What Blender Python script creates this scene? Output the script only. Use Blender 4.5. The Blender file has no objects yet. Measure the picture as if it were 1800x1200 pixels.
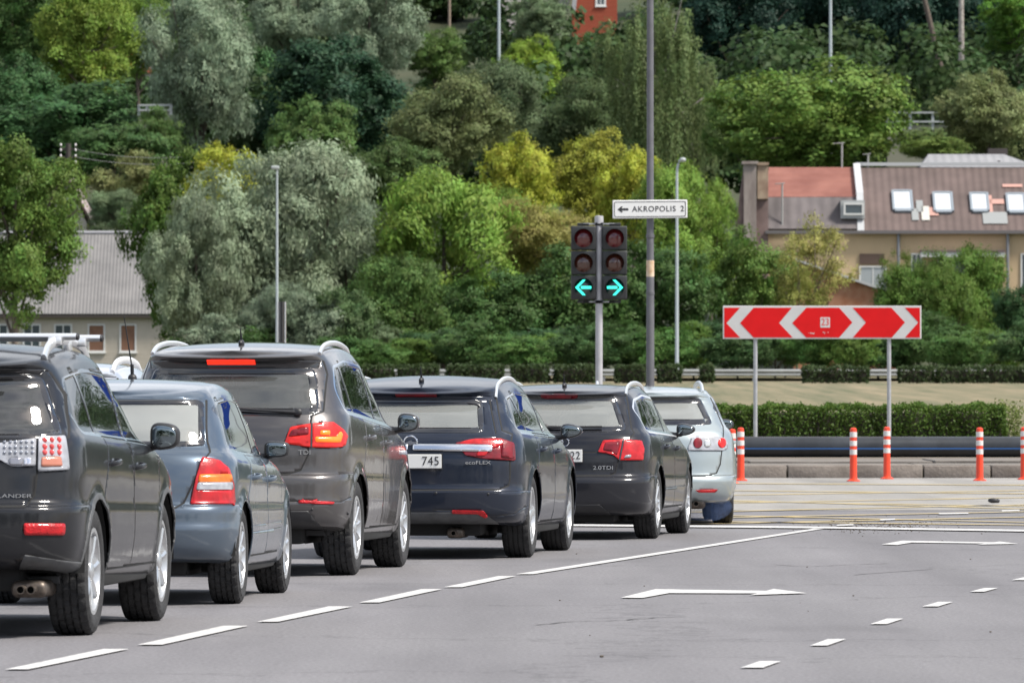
import bpy, bmesh, math, random
import numpy as np
from mathutils import Vector, Matrix
from mathutils.bvhtree import BVHTree

# ------------------------------------------------------------ camera, sky, sun, exposure
F, HZ, CH = 13500.0, 681.0, 1.40          # focal length in photo pixels, horizon row, camera height
scn = bpy.context.scene
scn.render.engine = 'CYCLES'
R = math.radians
cam_d = bpy.data.cameras.new('camera')
cam = bpy.data.objects.new('camera', cam_d)
scn.collection.objects.link(cam)
cam_d.lens = 270.0
cam_d.sensor_width = 36.0
cam.location = (0, 0, CH)
cam.rotation_euler = (R(90) + math.atan((HZ - 600) / F), 0, 0)
cam_d.clip_start = 1.0
cam_d.clip_end = 5000
cam_d.dof.use_dof = True
cam_d.dof.focus_distance = 61.0
cam_d.dof.aperture_fstop = 13.0
scn.camera = cam
scn.render.resolution_x, scn.render.resolution_y = 1024, 682

SUN_EL, SUN_AZ = 52.0, 112.0              # degrees; azimuth from +Y towards +X
world = bpy.data.worlds.new('World')
scn.world = world
world.use_nodes = True
wn, wl = world.node_tree.nodes, world.node_tree.links
wn.clear()
out = wn.new('ShaderNodeOutputWorld')
bg = wn.new('ShaderNodeBackground')
sky = wn.new('ShaderNodeTexSky')
sky.sky_type = 'NISHITA'
sky.sun_disc = False
sky.sun_elevation = R(SUN_EL)
sky.sun_rotation = R(SUN_AZ)
sky.dust_density = 2.0
tc = wn.new('ShaderNodeTexCoord')
mp = wn.new('ShaderNodeMapping')
mp.inputs['Scale'].default_value = (1, 1, 2.6)
cl = wn.new('ShaderNodeTexNoise')
cl.inputs['Scale'].default_value = 2.3
cl.inputs['Detail'].default_value = 7
cl.inputs['Roughness'].default_value = 0.55
cr = wn.new('ShaderNodeValToRGB')
cr.color_ramp.elements[0].position = 0.40
cr.color_ramp.elements[1].position = 0.58
mx = wn.new('ShaderNodeMix')
mx.data_type = 'RGBA'
c2 = wn.new('ShaderNodeTexNoise')
c2.inputs['Scale'].default_value = 5.0
c2.inputs['Detail'].default_value = 6
cr2 = wn.new('ShaderNodeValToRGB')
cr2.color_ramp.elements[0].position = 0.3
cr2.color_ramp.elements[0].color = (3.2, 3.5, 4.0, 1)
cr2.color_ramp.elements[1].position = 0.7
cr2.color_ramp.elements[1].color = (8.6, 8.8, 9.2, 1)
wl.new(tc.outputs['Generated'], mp.inputs['Vector'])
wl.new(mp.outputs[0], cl.inputs['Vector'])
wl.new(mp.outputs[0], c2.inputs['Vector'])
wl.new(cl.outputs['Fac'], cr.inputs[0])
wl.new(c2.outputs['Fac'], cr2.inputs[0])
wl.new(cr.outputs[0], mx.inputs[0])
wl.new(sky.outputs[0], mx.inputs[6])
wl.new(cr2.outputs[0], mx.inputs[7])
wl.new(mx.outputs[2], bg.inputs[0])
bg.inputs[1].default_value = 0.12
wl.new(bg.outputs[0], out.inputs[0])

sd = bpy.data.lights.new('sun', 'SUN')
sd.energy = 4.4
sd.angle = R(11)
sd.color = (1.0, 0.95, 0.87)
sun = bpy.data.objects.new('sun', sd)
scn.collection.objects.link(sun)
d = Vector((math.sin(R(SUN_AZ)) * math.cos(R(SUN_EL)), math.cos(R(SUN_AZ)) * math.cos(R(SUN_EL)), math.sin(R(SUN_EL))))
sun.rotation_euler = d.to_track_quat('Z', 'Y').to_euler()
scn.view_settings.view_transform = 'Standard'
scn.view_settings.look = 'None'
scn.view_settings.exposure = 0.55
scn.view_settings.gamma = 1
scn.cycles.max_bounces = 8
scn.cycles.transparent_max_bounces = 16

# ------------------------------------------------------------ helpers
def at(px, D, py=None, z=0.0):
    """world point seen at photo column px at depth D (row py, or height z)"""
    if py is not None:
        z = CH + (HZ - py) * D / F
    return Vector(((px - 900) / F * D, D, z))

def gd(py, z=0.0):
    """depth of the ground (height z) seen at row py"""
    return (CH - z) * F / (py - HZ)

MATS = {}
def mat(name, col, rough=0.6, metal=0.0, coat=0.0, noise=0.0, nscale=8.0, bump=0.0, bscale=60.0, emit=None, es=1.0, col2=None, spec=0.5, stretch=None):
    if name in MATS:
        return MATS[name]
    m = bpy.data.materials.new(name)
    m.use_nodes = True
    nt = m.node_tree
    p = nt.nodes['Principled BSDF']
    p.inputs['Base Color'].default_value = (*col, 1)
    p.inputs['Roughness'].default_value = rough
    p.inputs['Metallic'].default_value = metal
    p.inputs['Coat Weight'].default_value = coat
    p.inputs['Coat Roughness'].default_value = 0.08
    p.inputs['Specular IOR Level'].default_value = spec
    tcn = nt.nodes.new('ShaderNodeTexCoord')
    src = tcn.outputs['Object']
    if stretch:
        mpn = nt.nodes.new('ShaderNodeMapping')
        mpn.inputs['Scale'].default_value = stretch
        nt.links.new(src, mpn.inputs['Vector'])
        src = mpn.outputs[0]
    if noise or col2:
        n = nt.nodes.new('ShaderNodeTexNoise')
        n.inputs['Scale'].default_value = nscale
        n.inputs['Detail'].default_value = 8
        n.inputs['Roughness'].default_value = 0.6
        nt.links.new(src, n.inputs['Vector'])
        rp = nt.nodes.new('ShaderNodeValToRGB')
        rp.color_ramp.elements[0].position = 0.32
        rp.color_ramp.elements[1].position = 0.68
        a = col
        b = col2 if col2 else tuple(min(1, c * (1 + noise)) for c in col)
        if not col2:
            a = tuple(c * (1 - noise) for c in col)
        rp.color_ramp.elements[0].color = (*a, 1)
        rp.color_ramp.elements[1].color = (*b, 1)
        nt.links.new(n.outputs['Fac'], rp.inputs[0])
        nt.links.new(rp.outputs[0], p.inputs['Base Color'])
    if bump:
        n2 = nt.nodes.new('ShaderNodeTexNoise')
        n2.inputs['Scale'].default_value = bscale
        n2.inputs['Detail'].default_value = 6
        nt.links.new(src, n2.inputs['Vector'])
        b = nt.nodes.new('ShaderNodeBump')
        b.inputs['Strength'].default_value = bump
        b.inputs['Distance'].default_value = 0.02
        nt.links.new(n2.outputs['Fac'], b.inputs['Height'])
        nt.links.new(b.outputs[0], p.inputs['Normal'])
    if emit:
        p.inputs['Emission Color'].default_value = (*emit, 1)
        p.inputs['Emission Strength'].default_value = es
    MATS[name] = m
    return m

def ramp_node(nt, stops):
    r = nt.nodes.new('ShaderNodeValToRGB')
    el = r.color_ramp.elements
    el[0].position, el[0].color = stops[0][0], (*stops[0][1], 1)
    el[1].position, el[1].color = stops[-1][0], (*stops[-1][1], 1)
    for p_, c_ in stops[1:-1]:
        e = el.new(p_)
        e.color = (*c_, 1)
    return r

def tag(o, label=None, cat=None, group=None, kind=None):
    if label: o['label'] = label
    if cat: o['category'] = cat
    if group: o['group'] = group
    if kind: o['kind'] = kind
    return o

def empty(name, loc=(0, 0, 0), rz=0.0, parent=None):
    o = bpy.data.objects.new(name, None)
    o.empty_display_size = 0.2
    scn.collection.objects.link(o)
    o.location = loc
    o.rotation_euler = (0, 0, rz)
    if parent: o.parent = parent
    return o

def obj(name, bm, m, parent=None, smooth=True, loc=None, angle=35):
    me = bpy.data.meshes.new(name)
    if isinstance(bm, bmesh.types.BMesh):
        bm.to_mesh(me)
        bm.free()
    else:
        me.from_pydata(bm[0], [], bm[1])
    mats = m if isinstance(m, (list, tuple)) else [m]
    for x in mats: me.materials.append(x)
    if smooth:
        me.polygons.foreach_set('use_smooth', [True] * len(me.polygons))
        try: me.set_sharp_from_angle(angle=R(angle))
        except Exception: pass
    o = bpy.data.objects.new(name, me)
    scn.collection.objects.link(o)
    if parent: o.parent = parent
    if loc is not None: o.location = loc
    return o

def tagmi(bm, start, mi):
    if mi:
        bm.faces.ensure_lookup_table()
        for f in bm.faces[start:]: f.material_index = mi

def add_box(bm, x0, x1, y0, y1, z0, z1, bev=0.0, seg=2, mi=0, M=None):
    b = bmesh.new()
    bmesh.ops.create_cube(b, size=1.0)
    for v in b.verts:
        v.co = Vector(((v.co.x + .5) * (x1 - x0) + x0, (v.co.y + .5) * (y1 - y0) + y0, (v.co.z + .5) * (z1 - z0) + z0))
    if bev:
        bmesh.ops.bevel(b, geom=b.edges[:], offset=bev, segments=seg, profile=0.5, affect='EDGES')
    merge(bm, b, mi, M)

def merge(bm, b, mi=0, M=None):
    if M is not None: b.transform(M)
    vm = {}
    for v in b.verts: vm[v] = bm.verts.new(v.co)
    for f in b.faces:
        try:
            nf = bm.faces.new([vm[v] for v in f.verts])
            nf.material_index = mi if mi is not None else f.material_index
        except ValueError: pass
    b.free()

def add_tube(bm, pts, r, n=10, mi=0, cap=True, flat=None):
    """tube along points; r number or list"""
    pts = [Vector(p) for p in pts]
    rings = []
    for i, p in enumerate(pts):
        a = pts[max(0, i - 1)]; c = pts[min(len(pts) - 1, i + 1)]
        t = (c - a).normalized()
        up = Vector((0, 0, 1)) if abs(t.z) < .95 else Vector((1, 0, 0))
        s = t.cross(up).normalized(); u = s.cross(t).normalized()
        rr = r[i] if isinstance(r, (list, tuple)) else r
        fs, fu = flat if flat else (1, 1)
        rings.append([bm.verts.new(p + (s * math.cos(k * 2 * math.pi / n) * fs + u * math.sin(k * 2 * math.pi / n) * fu) * rr) for k in range(n)])
    for i in range(len(rings) - 1):
        for k in range(n):
            f = bm.faces.new([rings[i][k], rings[i][(k + 1) % n], rings[i + 1][(k + 1) % n], rings[i + 1][k]])
            f.material_index = mi
    if cap:
        for q in (rings[0], rings[-1][::-1]):
            try: bm.faces.new(q).material_index = mi
            except ValueError: pass

def add_lathe(bm, prof, n=32, axis='z', M=None, mi=0, mod=None):
    """prof: list of (r, h) ; mod(i_profile, k) -> radius change"""
    b = bmesh.new()
    rings = []
    for i, (r, h) in enumerate(prof):
        ring = []
        for k in range(n):
            a = 2 * math.pi * k / n
            rr = r + (mod(i, k) if mod else 0)
            if axis == 'z': co = (rr * math.cos(a), rr * math.sin(a), h)
            else: co = (rr * math.cos(a), h, rr * math.sin(a))
            ring.append(b.verts.new(co))
        rings.append(ring)
    for i in range(len(rings) - 1):
        for k in range(n):
            q = [rings[i][k], rings[i][(k + 1) % n], rings[i + 1][(k + 1) % n], rings[i + 1][k]]
            b.faces.new(q if axis == 'z' else q[::-1])
    if prof[0][0] > 1e-6 and False: pass
    merge(bm, b, mi, M)

def add_prism(bm, poly, t0, t1, plane='xz', mi=0, M=None):
    """polygon extruded along the third axis from t0 to t1"""
    def co(p, t):
        if plane == 'xz': return (p[0], t, p[1])
        if plane == 'xy': return (p[0], p[1], t)
        return (t, p[0], p[1])
    b = bmesh.new()
    a = [b.verts.new(co(p, t0)) for p in poly]
    c = [b.verts.new(co(p, t1)) for p in poly]
    n = len(poly)
    b.faces.new(a); b.faces.new(c[::-1])
    for i in range(n):
        b.faces.new([a[i], c[i], c[(i + 1) % n], a[(i + 1) % n]])
    bmesh.ops.recalc_face_normals(b, faces=b.faces[:])
    merge(bm, b, mi, M)

def add_ball(bm, c, rx, ry, rz, nu=16, nv=10, e=1.0, mi=0, M=None):
    """superellipsoid, e<1 boxier"""
    def sp(v): return math.copysign(abs(v) ** e, v)
    b = bmesh.new()
    rows = []
    for i in range(nv + 1):
        ph = -math.pi / 2 + math.pi * i / nv
        rows.append([b.verts.new((c[0] + rx * sp(math.cos(ph)) * sp(math.cos(2 * math.pi * k / nu)), c[1] + ry * sp(math.cos(ph)) * sp(math.sin(2 * math.pi * k / nu)), c[2] + rz * sp(math.sin(ph)))) for k in range(nu)])
    for i in range(nv):
        for k in range(nu):
            b.faces.new([rows[i][k], rows[i][(k + 1) % nu], rows[i + 1][(k + 1) % nu], rows[i + 1][k]])
    bmesh.ops.remove_doubles(b, verts=b.verts[:], dist=1e-5)
    merge(bm, b, mi, M)

def text_mesh(s, size, depth=0.002, spacing=1.0, bold=0.0, xs=1.0):
    cu = bpy.data.curves.new('lettering', 'FONT')
    cu.body = s
    cu.size = size
    cu.extrude = depth
    cu.offset = bold
    cu.space_character = spacing
    cu.align_x = 'CENTER'
    cu.align_y = 'CENTER'
    o = bpy.data.objects.new('lettering', cu)
    scn.collection.objects.link(o)
    dg = bpy.context.evaluated_depsgraph_get()
    me = bpy.data.meshes.new_from_object(o.evaluated_get(dg))
    bpy.data.objects.remove(o)
    b = bmesh.new(); b.from_mesh(me)
    bpy.data.meshes.remove(me)
    for v in b.verts: v.co.x *= xs
    return b

def round_poly(p, r, seg=4):
    """round the corners of a polygon; r a number or one per corner"""
    n = len(p); outp = []
    for i in range(n):
        a, b, c = Vector(p[i - 1]), Vector(p[i]), Vector(p[(i + 1) % n])
        rr = r[i] if isinstance(r, (list, tuple)) else r
        d1, d2 = (a - b), (c - b)
        q = min(rr, d1.length * .45, d2.length * .45)
        if q < 1e-4: outp.append(tuple(b)); continue
        s, e = b + d1.normalized() * q, b + d2.normalized() * q
        for k in range(seg + 1):
            t = k / seg
            outp.append(tuple(s * (1 - t) ** 2 + b * 2 * t * (1 - t) + e * t * t))
    return outp

def strip_poly(pts, w):
    """closed outline of a band of width w along a polyline"""
    P = [Vector(p) for p in pts]
    l, r_ = [], []
    for i, p in enumerate(P):
        t = (P[min(i + 1, len(P) - 1)] - P[max(i - 1, 0)]).normalized()
        n = Vector((-t.y, t.x)) * w / 2
        l.append(tuple(p + n)); r_.append(tuple(p - n))
    return l + r_[::-1]

def smooth_line(pts, k=6):
    """Catmull-Rom through points"""
    P = [Vector(p) for p in pts]
    o = []
    for i in range(len(P) - 1):
        p0, p1, p2, p3 = P[max(i - 1, 0)], P[i], P[i + 1], P[min(i + 2, len(P) - 1)]
        for j in range(k):
            t = j / k
            o.append(0.5 * ((2 * p1) + (p2 - p0) * t + (2 * p0 - 5 * p1 + 4 * p2 - p3) * t * t + (3 * p1 - p0 - 3 * p2 + p3) * t ** 3))
    o.append(P[-1])
    return [tuple(v) for v in o]

def copy_tree(o, parent=None):
    c = o.copy(); scn.collection.objects.link(c)
    if parent: c.parent = parent
    for ch in list(o.children): copy_tree(ch, c)
    return c
# ------------------------------------------------------------ car materials
def paint(name, col, flake=0.5, rough=0.32, dust=0.25, coat=1.0):
    m = mat(name, col, rough=rough, metal=flake, coat=coat, spec=.06)
    nt = m.node_tree; p = nt.nodes['Principled BSDF']
    tcn = nt.nodes.new('ShaderNodeTexCoord')
    # road dust: a film low on the body, denser near the sills
    sx = nt.nodes.new('ShaderNodeSeparateXYZ'); nt.links.new(tcn.outputs['Object'], sx.inputs[0])
    mr = nt.nodes.new('ShaderNodeMapRange')
    mr.inputs[1].default_value = 0.2; mr.inputs[2].default_value = 0.8; mr.inputs[3].default_value = 1.0; mr.inputs[4].default_value = 0.12
    nt.links.new(sx.outputs[2], mr.inputs[0])
    n = nt.nodes.new('ShaderNodeTexNoise'); n.inputs['Scale'].default_value = 5.0; n.inputs['Detail'].default_value = 8; n.inputs['Roughness'].default_value = .65
    nt.links.new(tcn.outputs['Object'], n.inputs['Vector'])
    ml = nt.nodes.new('ShaderNodeMath'); ml.operation = 'MULTIPLY'
    nt.links.new(mr.outputs[0], ml.inputs[0]); nt.links.new(n.outputs['Fac'], ml.inputs[1])
    m2 = nt.nodes.new('ShaderNodeMath'); m2.operation = 'MULTIPLY'; m2.inputs[1].default_value = dust * .32; m2.use_clamp = True
    nt.links.new(ml.outputs[0], m2.inputs[0])
    df = nt.nodes.new('ShaderNodeBsdfDiffuse'); df.inputs[0].default_value = (0.30, 0.27, 0.24, 1)
    ms = nt.nodes.new('ShaderNodeMixShader')
    nt.links.new(m2.outputs[0], ms.inputs[0]); nt.links.new(p.outputs[0], ms.inputs[1]); nt.links.new(df.outputs[0], ms.inputs[2])
    nt.links.new(ms.outputs[0], nt.nodes['Material Output'].inputs[0])
    # slight orange peel so that reflections wobble like sheet metal
    n2 = nt.nodes.new('ShaderNodeTexNoise'); n2.inputs['Scale'].default_value = 3.2; n2.inputs['Detail'].default_value = 2
    nt.links.new(tcn.outputs['Object'], n2.inputs['Vector'])
    b = nt.nodes.new('ShaderNodeBump'); b.inputs['Strength'].default_value = 0.12; b.inputs['Distance'].default_value = 0.02
    nt.links.new(n2.outputs['Fac'], b.inputs['Height']); nt.links.new(b.outputs[0], p.inputs['Normal']); nt.links.new(b.outputs[0], p.inputs['Coat Normal'])
    return m

def glass_mat(name, tint, refl=1.0, ior=1.7, haze=0.0):
    m = bpy.data.materials.new(name); m.use_nodes = True; nt = m.node_tree; nt.nodes.clear()
    o = nt.nodes.new('ShaderNodeOutputMaterial')
    tr = nt.nodes.new('ShaderNodeBsdfTransparent'); tr.inputs[0].default_value = (*tint, 1)
    gl = nt.nodes.new('ShaderNodeBsdfGlossy'); gl.inputs['Roughness'].default_value = 0.02; gl.inputs[0].default_value = (refl, refl, refl, 1)
    fr = nt.nodes.new('ShaderNodeFresnel'); fr.inputs[0].default_value = ior
    ms = nt.nodes.new('ShaderNodeMixShader')
    nt.links.new(fr.outputs[0], ms.inputs[0]); nt.links.new(tr.outputs[0], ms.inputs[1]); nt.links.new(gl.outputs[0], ms.inputs[2])
    last = ms
    if haze:   # pale film: dust, plus bright sky reflection put into the colour
        df = nt.nodes.new('ShaderNodeBsdfDiffuse'); df.inputs[0].default_value = (0.5, 0.52, 0.5, 1)
        m2 = nt.nodes.new('ShaderNodeMixShader'); m2.inputs[0].default_value = haze
        nt.links.new(ms.outputs[0], m2.inputs[1]); nt.links.new(df.outputs[0], m2.inputs[2]); last = m2
    nt.links.new(last.outputs[0], o.inputs[0])
    return m

def lens_mat(name, col, emit=None, es=0.0, ribs=0.10):
    m = mat(name, col, rough=0.3, coat=0.6, emit=emit, es=es, spec=.2)
    nt = m.node_tree; p = nt.nodes['Principled BSDF']
    tcn = nt.nodes.new('ShaderNodeTexCoord')
    v = nt.nodes.new('ShaderNodeTexVoronoi'); v.inputs['Scale'].default_value = 90
    nt.links.new(tcn.outputs['Object'], v.inputs['Vector'])
    b = nt.nodes.new('ShaderNodeBump'); b.inputs['Strength'].default_value = ribs; b.inputs['Distance'].default_value = 0.01
    nt.links.new(v.outputs[0], b.inputs['Height']); nt.links.new(b.outputs[0], p.inputs['Normal'])
    n = nt.nodes.new('ShaderNodeTexNoise'); n.inputs['Scale'].default_value = 14
    nt.links.new(tcn.outputs['Object'], n.inputs['Vector'])
    rp = ramp_node(nt, [(0.3, tuple(c * .72 for c in col)), (0.7, tuple(min(1, c * 1.25) for c in col))])
    nt.links.new(n.outputs['Fac'], rp.inputs[0]); nt.links.new(rp.outputs[0], p.inputs['Base Color'])
    return m

BLK = mat('black_plastic', (0.018, 0.018, 0.02), rough=0.5, noise=.2, nscale=20)
BLKG = mat('black_gloss', (0.010, 0.010, 0.012), rough=0.12, coat=1.0)
DARK = mat('dark_underbody', (0.012, 0.012, 0.012), rough=0.85)
LINER = mat('cabin_lining', (0.05, 0.05, 0.052), rough=0.9)
GREYPL = mat('grey_plastic', (0.075, 0.077, 0.08), rough=0.5, noise=.25, nscale=14)
CHROME = mat('chrome', (0.75, 0.76, 0.78), rough=0.14, metal=1.0)
SATIN = mat('satin_aluminium', (0.78, 0.79, 0.80), rough=0.32, metal=0.75)
ALLOY = mat('alloy_rim', (0.60, 0.61, 0.62), rough=0.34, metal=0.8, noise=.12, nscale=9)
RUBBER = mat('tyre_rubber', (0.022, 0.022, 0.023), rough=0.82, noise=.45, nscale=12, bump=.3, bscale=90)
SEATM = mat('seat_fabric', (0.06, 0.06, 0.065), rough=0.95)
PLATEW = mat('plate_white', (0.72, 0.72, 0.70), rough=0.4)
PLATEB = mat('plate_blue', (0.02, 0.08, 0.45), rough=0.4)
INK = mat('black_ink', (0.02, 0.02, 0.022), rough=0.5)
RUST = mat('exhaust_metal', (0.11, 0.09, 0.075), rough=0.45, metal=.7, noise=.5, nscale=18)
GL = glass_mat('window_glass', (0.26, 0.31, 0.29), 1.0, 1.9)
GLR = glass_mat('rear_glass', (0.50, 0.55, 0.53), 1.0, 1.8, haze=0.10)
GLD = glass_mat('privacy_glass', (0.07, 0.075, 0.08), 1.0, 1.9, haze=0.04)
GLW = glass_mat('windscreen_glass', (0.80, 0.85, 0.82), 1.0, 1.5)
MIRG = mat('mirror_glass', (0.22, 0.26, 0.28), rough=0.02, metal=1.0)
L_RED = lens_mat('red_lens', (0.40, 0.008, 0.012))
L_DRED = lens_mat('deep_red_lens', (0.16, 0.006, 0.012))
L_LIT = lens_mat('lit_red_lens', (0.45, 0.012, 0.010), emit=(1.0, 0.02, 0.005), es=0.10)
L_HOT = lens_mat('glowing_lamp', (0.9, 0.15, 0.02), emit=(1.0, 0.13, 0.01), es=1.0)
L_AMB = lens_mat('amber_lens', (0.60, 0.15, 0.015))
L_CLR = lens_mat('clear_lens', (0.31, 0.32, 0.35))
L_PINK = lens_mat('pale_red_lens', (0.75, 0.10, 0.10))
REFL = lens_mat('red_reflector', (0.42, 0.010, 0.014), ribs=.3)

# ------------------------------------------------------------ body surface
def pchip(x, y, q):
    h = np.diff(x); dl = np.diff(y) / h
    n = len(x); d_ = np.zeros(n)
    for i in range(1, n - 1):
        if dl[i - 1] * dl[i] > 0:
            w1 = 2 * h[i] + h[i - 1]; w2 = h[i] + 2 * h[i - 1]
            d_[i] = (w1 + w2) / (w1 / dl[i - 1] + w2 / dl[i])
    d_[0], d_[-1] = dl[0], dl[-1]
    k = np.clip(np.searchsorted(x, q) - 1, 0, n - 2)
    t = (q - x[k]) / h[k]
    return ((1 + 2 * t) * (1 - t) ** 2 * y[k] + t * (1 - t) ** 2 * h[k] * d_[k] + t * t * (3 - 2 * t) * y[k + 1] + t * t * (t - 1) * h[k] * d_[k + 1])

class Hull:
    """car skin lofted through horizontal rings; K columns: zr zf lift w xr ar n xf arch"""
    def __init__(s, K, L, side=0.06):
        s.K = np.array(K, float); s.L = L; s.side = side
        k = s.K
        seg = np.hypot(np.hypot(np.diff(k[:, 0]), np.diff(k[:, 3])), np.diff(k[:, 4]) * .7) + 1e-4
        s.t = np.concatenate([[0], np.cumsum(seg)])
        q = []
        for i in range(len(seg)):
            m = max(1, int(round(seg[i] / 0.024)))
            q += list(s.t[i] + (s.t[i + 1] - s.t[i]) * np.arange(m) / m)
        q.append(s.t[-1])
        s.rings = [np.array([pchip(s.t, k[:, c], np.array([tt]))[0] for c in range(9)]) for tt in q]
    def zof(s, r, x):
        sx = np.clip((x - r[4]) / max(r[7] - r[4], .1), 0, 1)
        return r[0] + (r[1] - r[0]) * x / s.L + r[8] * 4 * sx * (1 - sx) + r[2] * np.exp(-((x - r[4]) / 0.42) ** 2)
    def ringat(s, i):      # i: keyframe index (may be fractional)
        tt = np.interp(i, np.arange(len(s.t)), s.t)
        return np.array([pchip(s.t, s.K[:, c], np.array([tt]))[0] for c in range(9)])
    def outline(s, r):
        zr, zf, lift, w, xr, ar, n, xf, arch = r
        ph = np.linspace(0, math.pi / 2, 400)
        ex = xr + ar * (1 - np.cos(ph) ** (2 / n)); ey = w * np.sin(ph) ** (2 / n)
        ey[0] = 0
        al = np.concatenate([[0], np.cumsum(np.hypot(np.diff(ex), np.diff(ey)))]); al /= al[-1]
        q = np.linspace(0, 1, 34)
        X = list(np.interp(q, al, ex)); Y = list(np.interp(q, al, ey))
        af = min(.8, (xf - xr) * .3)
        m = 96
        xs = np.linspace(xr + ar, xf - af, m + 1)[1:-1]
        X += list(xs); Y += [w] * len(xs)
        ph = np.linspace(math.pi / 2, 0, 200)
        fx = xf - af * (1 - np.cos(ph) ** (2 / 2.6)); fy = w * np.sin(ph) ** (2 / 2.6)
        al = np.concatenate([[0], np.cumsum(np.hypot(np.diff(fx), np.diff(fy)))]); al /= al[-1]
        q = np.linspace(0, 1, 22)
        X += list(np.interp(q, al, fx)); Y += list(np.interp(q, al, fy))
        X = np.array(X); Y = np.array(Y); Y[-1] = 0
        u = (X - s.L * .5) / (s.L * .5)
        Y = Y * (1 - s.side * .35 * u ** 2 - s.side * .65 * u ** 4)
        return X, Y
    def build(s, arches, crown=0.03, flare=0.016):
        bm = bmesh.new()
        rows = []
        for r in s.rings:
            X, Y = s.outline(r); Z = s.zof(r, X)
            for (xw, zw, ra) in arches:
                d_ = np.hypot(X - xw, Z - zw)
                up = np.clip((Z - zw + .25) / .2, 0, 1)
                Y = Y + flare * np.exp(-((d_ - ra) / .045) ** 2) * (Y > r[3] * .6) * up
            rows.append((X, Y, Z))
        n = len(rows[0][0])
        def loop(X, Y, Z):
            a = [bm.verts.new((X[i], -Y[i], Z[i])) for i in range(n)]            # right side
            b = [bm.verts.new((X[i], Y[i], Z[i])) for i in range(n - 2, 0, -1)]
            return a + b
        loops = [loop(*r) for r in rows]
        X, Y, Z = rows[-1]
        K = 9
        for k in range(1, K):
            f = 1 - k / K
            loops.append(loop(X, Y * f, Z + crown * (1 - f * f)))
        N = len(loops[0])
        for i in range(len(loops) - 1):
            for j in range(N):
                q = [loops[i][j], loops[i][(j + 1) % N], loops[i + 1][(j + 1) % N], loops[i + 1][j]]
                bm.faces.new(q)
        # close the middle of the roof
        lp = loops[-1]
        for i in range(1, n - 2):
            try: bm.faces.new([lp[i], lp[i + 1], lp[N - i - 1], lp[N - i]])
            except ValueError: pass
        bmesh.ops.remove_doubles(bm, verts=bm.verts[:], dist=1e-5)
        bmesh.ops.recalc_face_normals(bm, faces=bm.faces[:])
        bm.normal_update()
        return bm

def inside(p, poly):
    x, y = p; c = False; n = len(poly); j = n - 1
    for i in range(n):
        xi, yi = poly[i]; xj, yj = poly[j]
        if (yi > y) != (yj > y) and x < (xj - xi) * (y - yi) / (yj - yi) + xi: c = not c
        j = i
    return c

class Cache:
    """bounding boxes and normals of all faces, kept as arrays so that each cut looks only where it must"""
    def __init__(s, bm):
        s.f = []; s.rows = []; s.arr = np.zeros((0, 9))
        s.add(bm.faces)
    def add(s, faces):
        new = []
        for f in faces:
            xs = [v.co for v in f.verts]; n = f.normal
            new.append((min(c.x for c in xs), max(c.x for c in xs), min(c.y for c in xs), max(c.y for c in xs), min(c.z for c in xs), max(c.z for c in xs), n.x, n.y, n.z))
            s.f.append(f)
        if new: s.arr = np.vstack([s.arr, np.array(new)])

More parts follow.
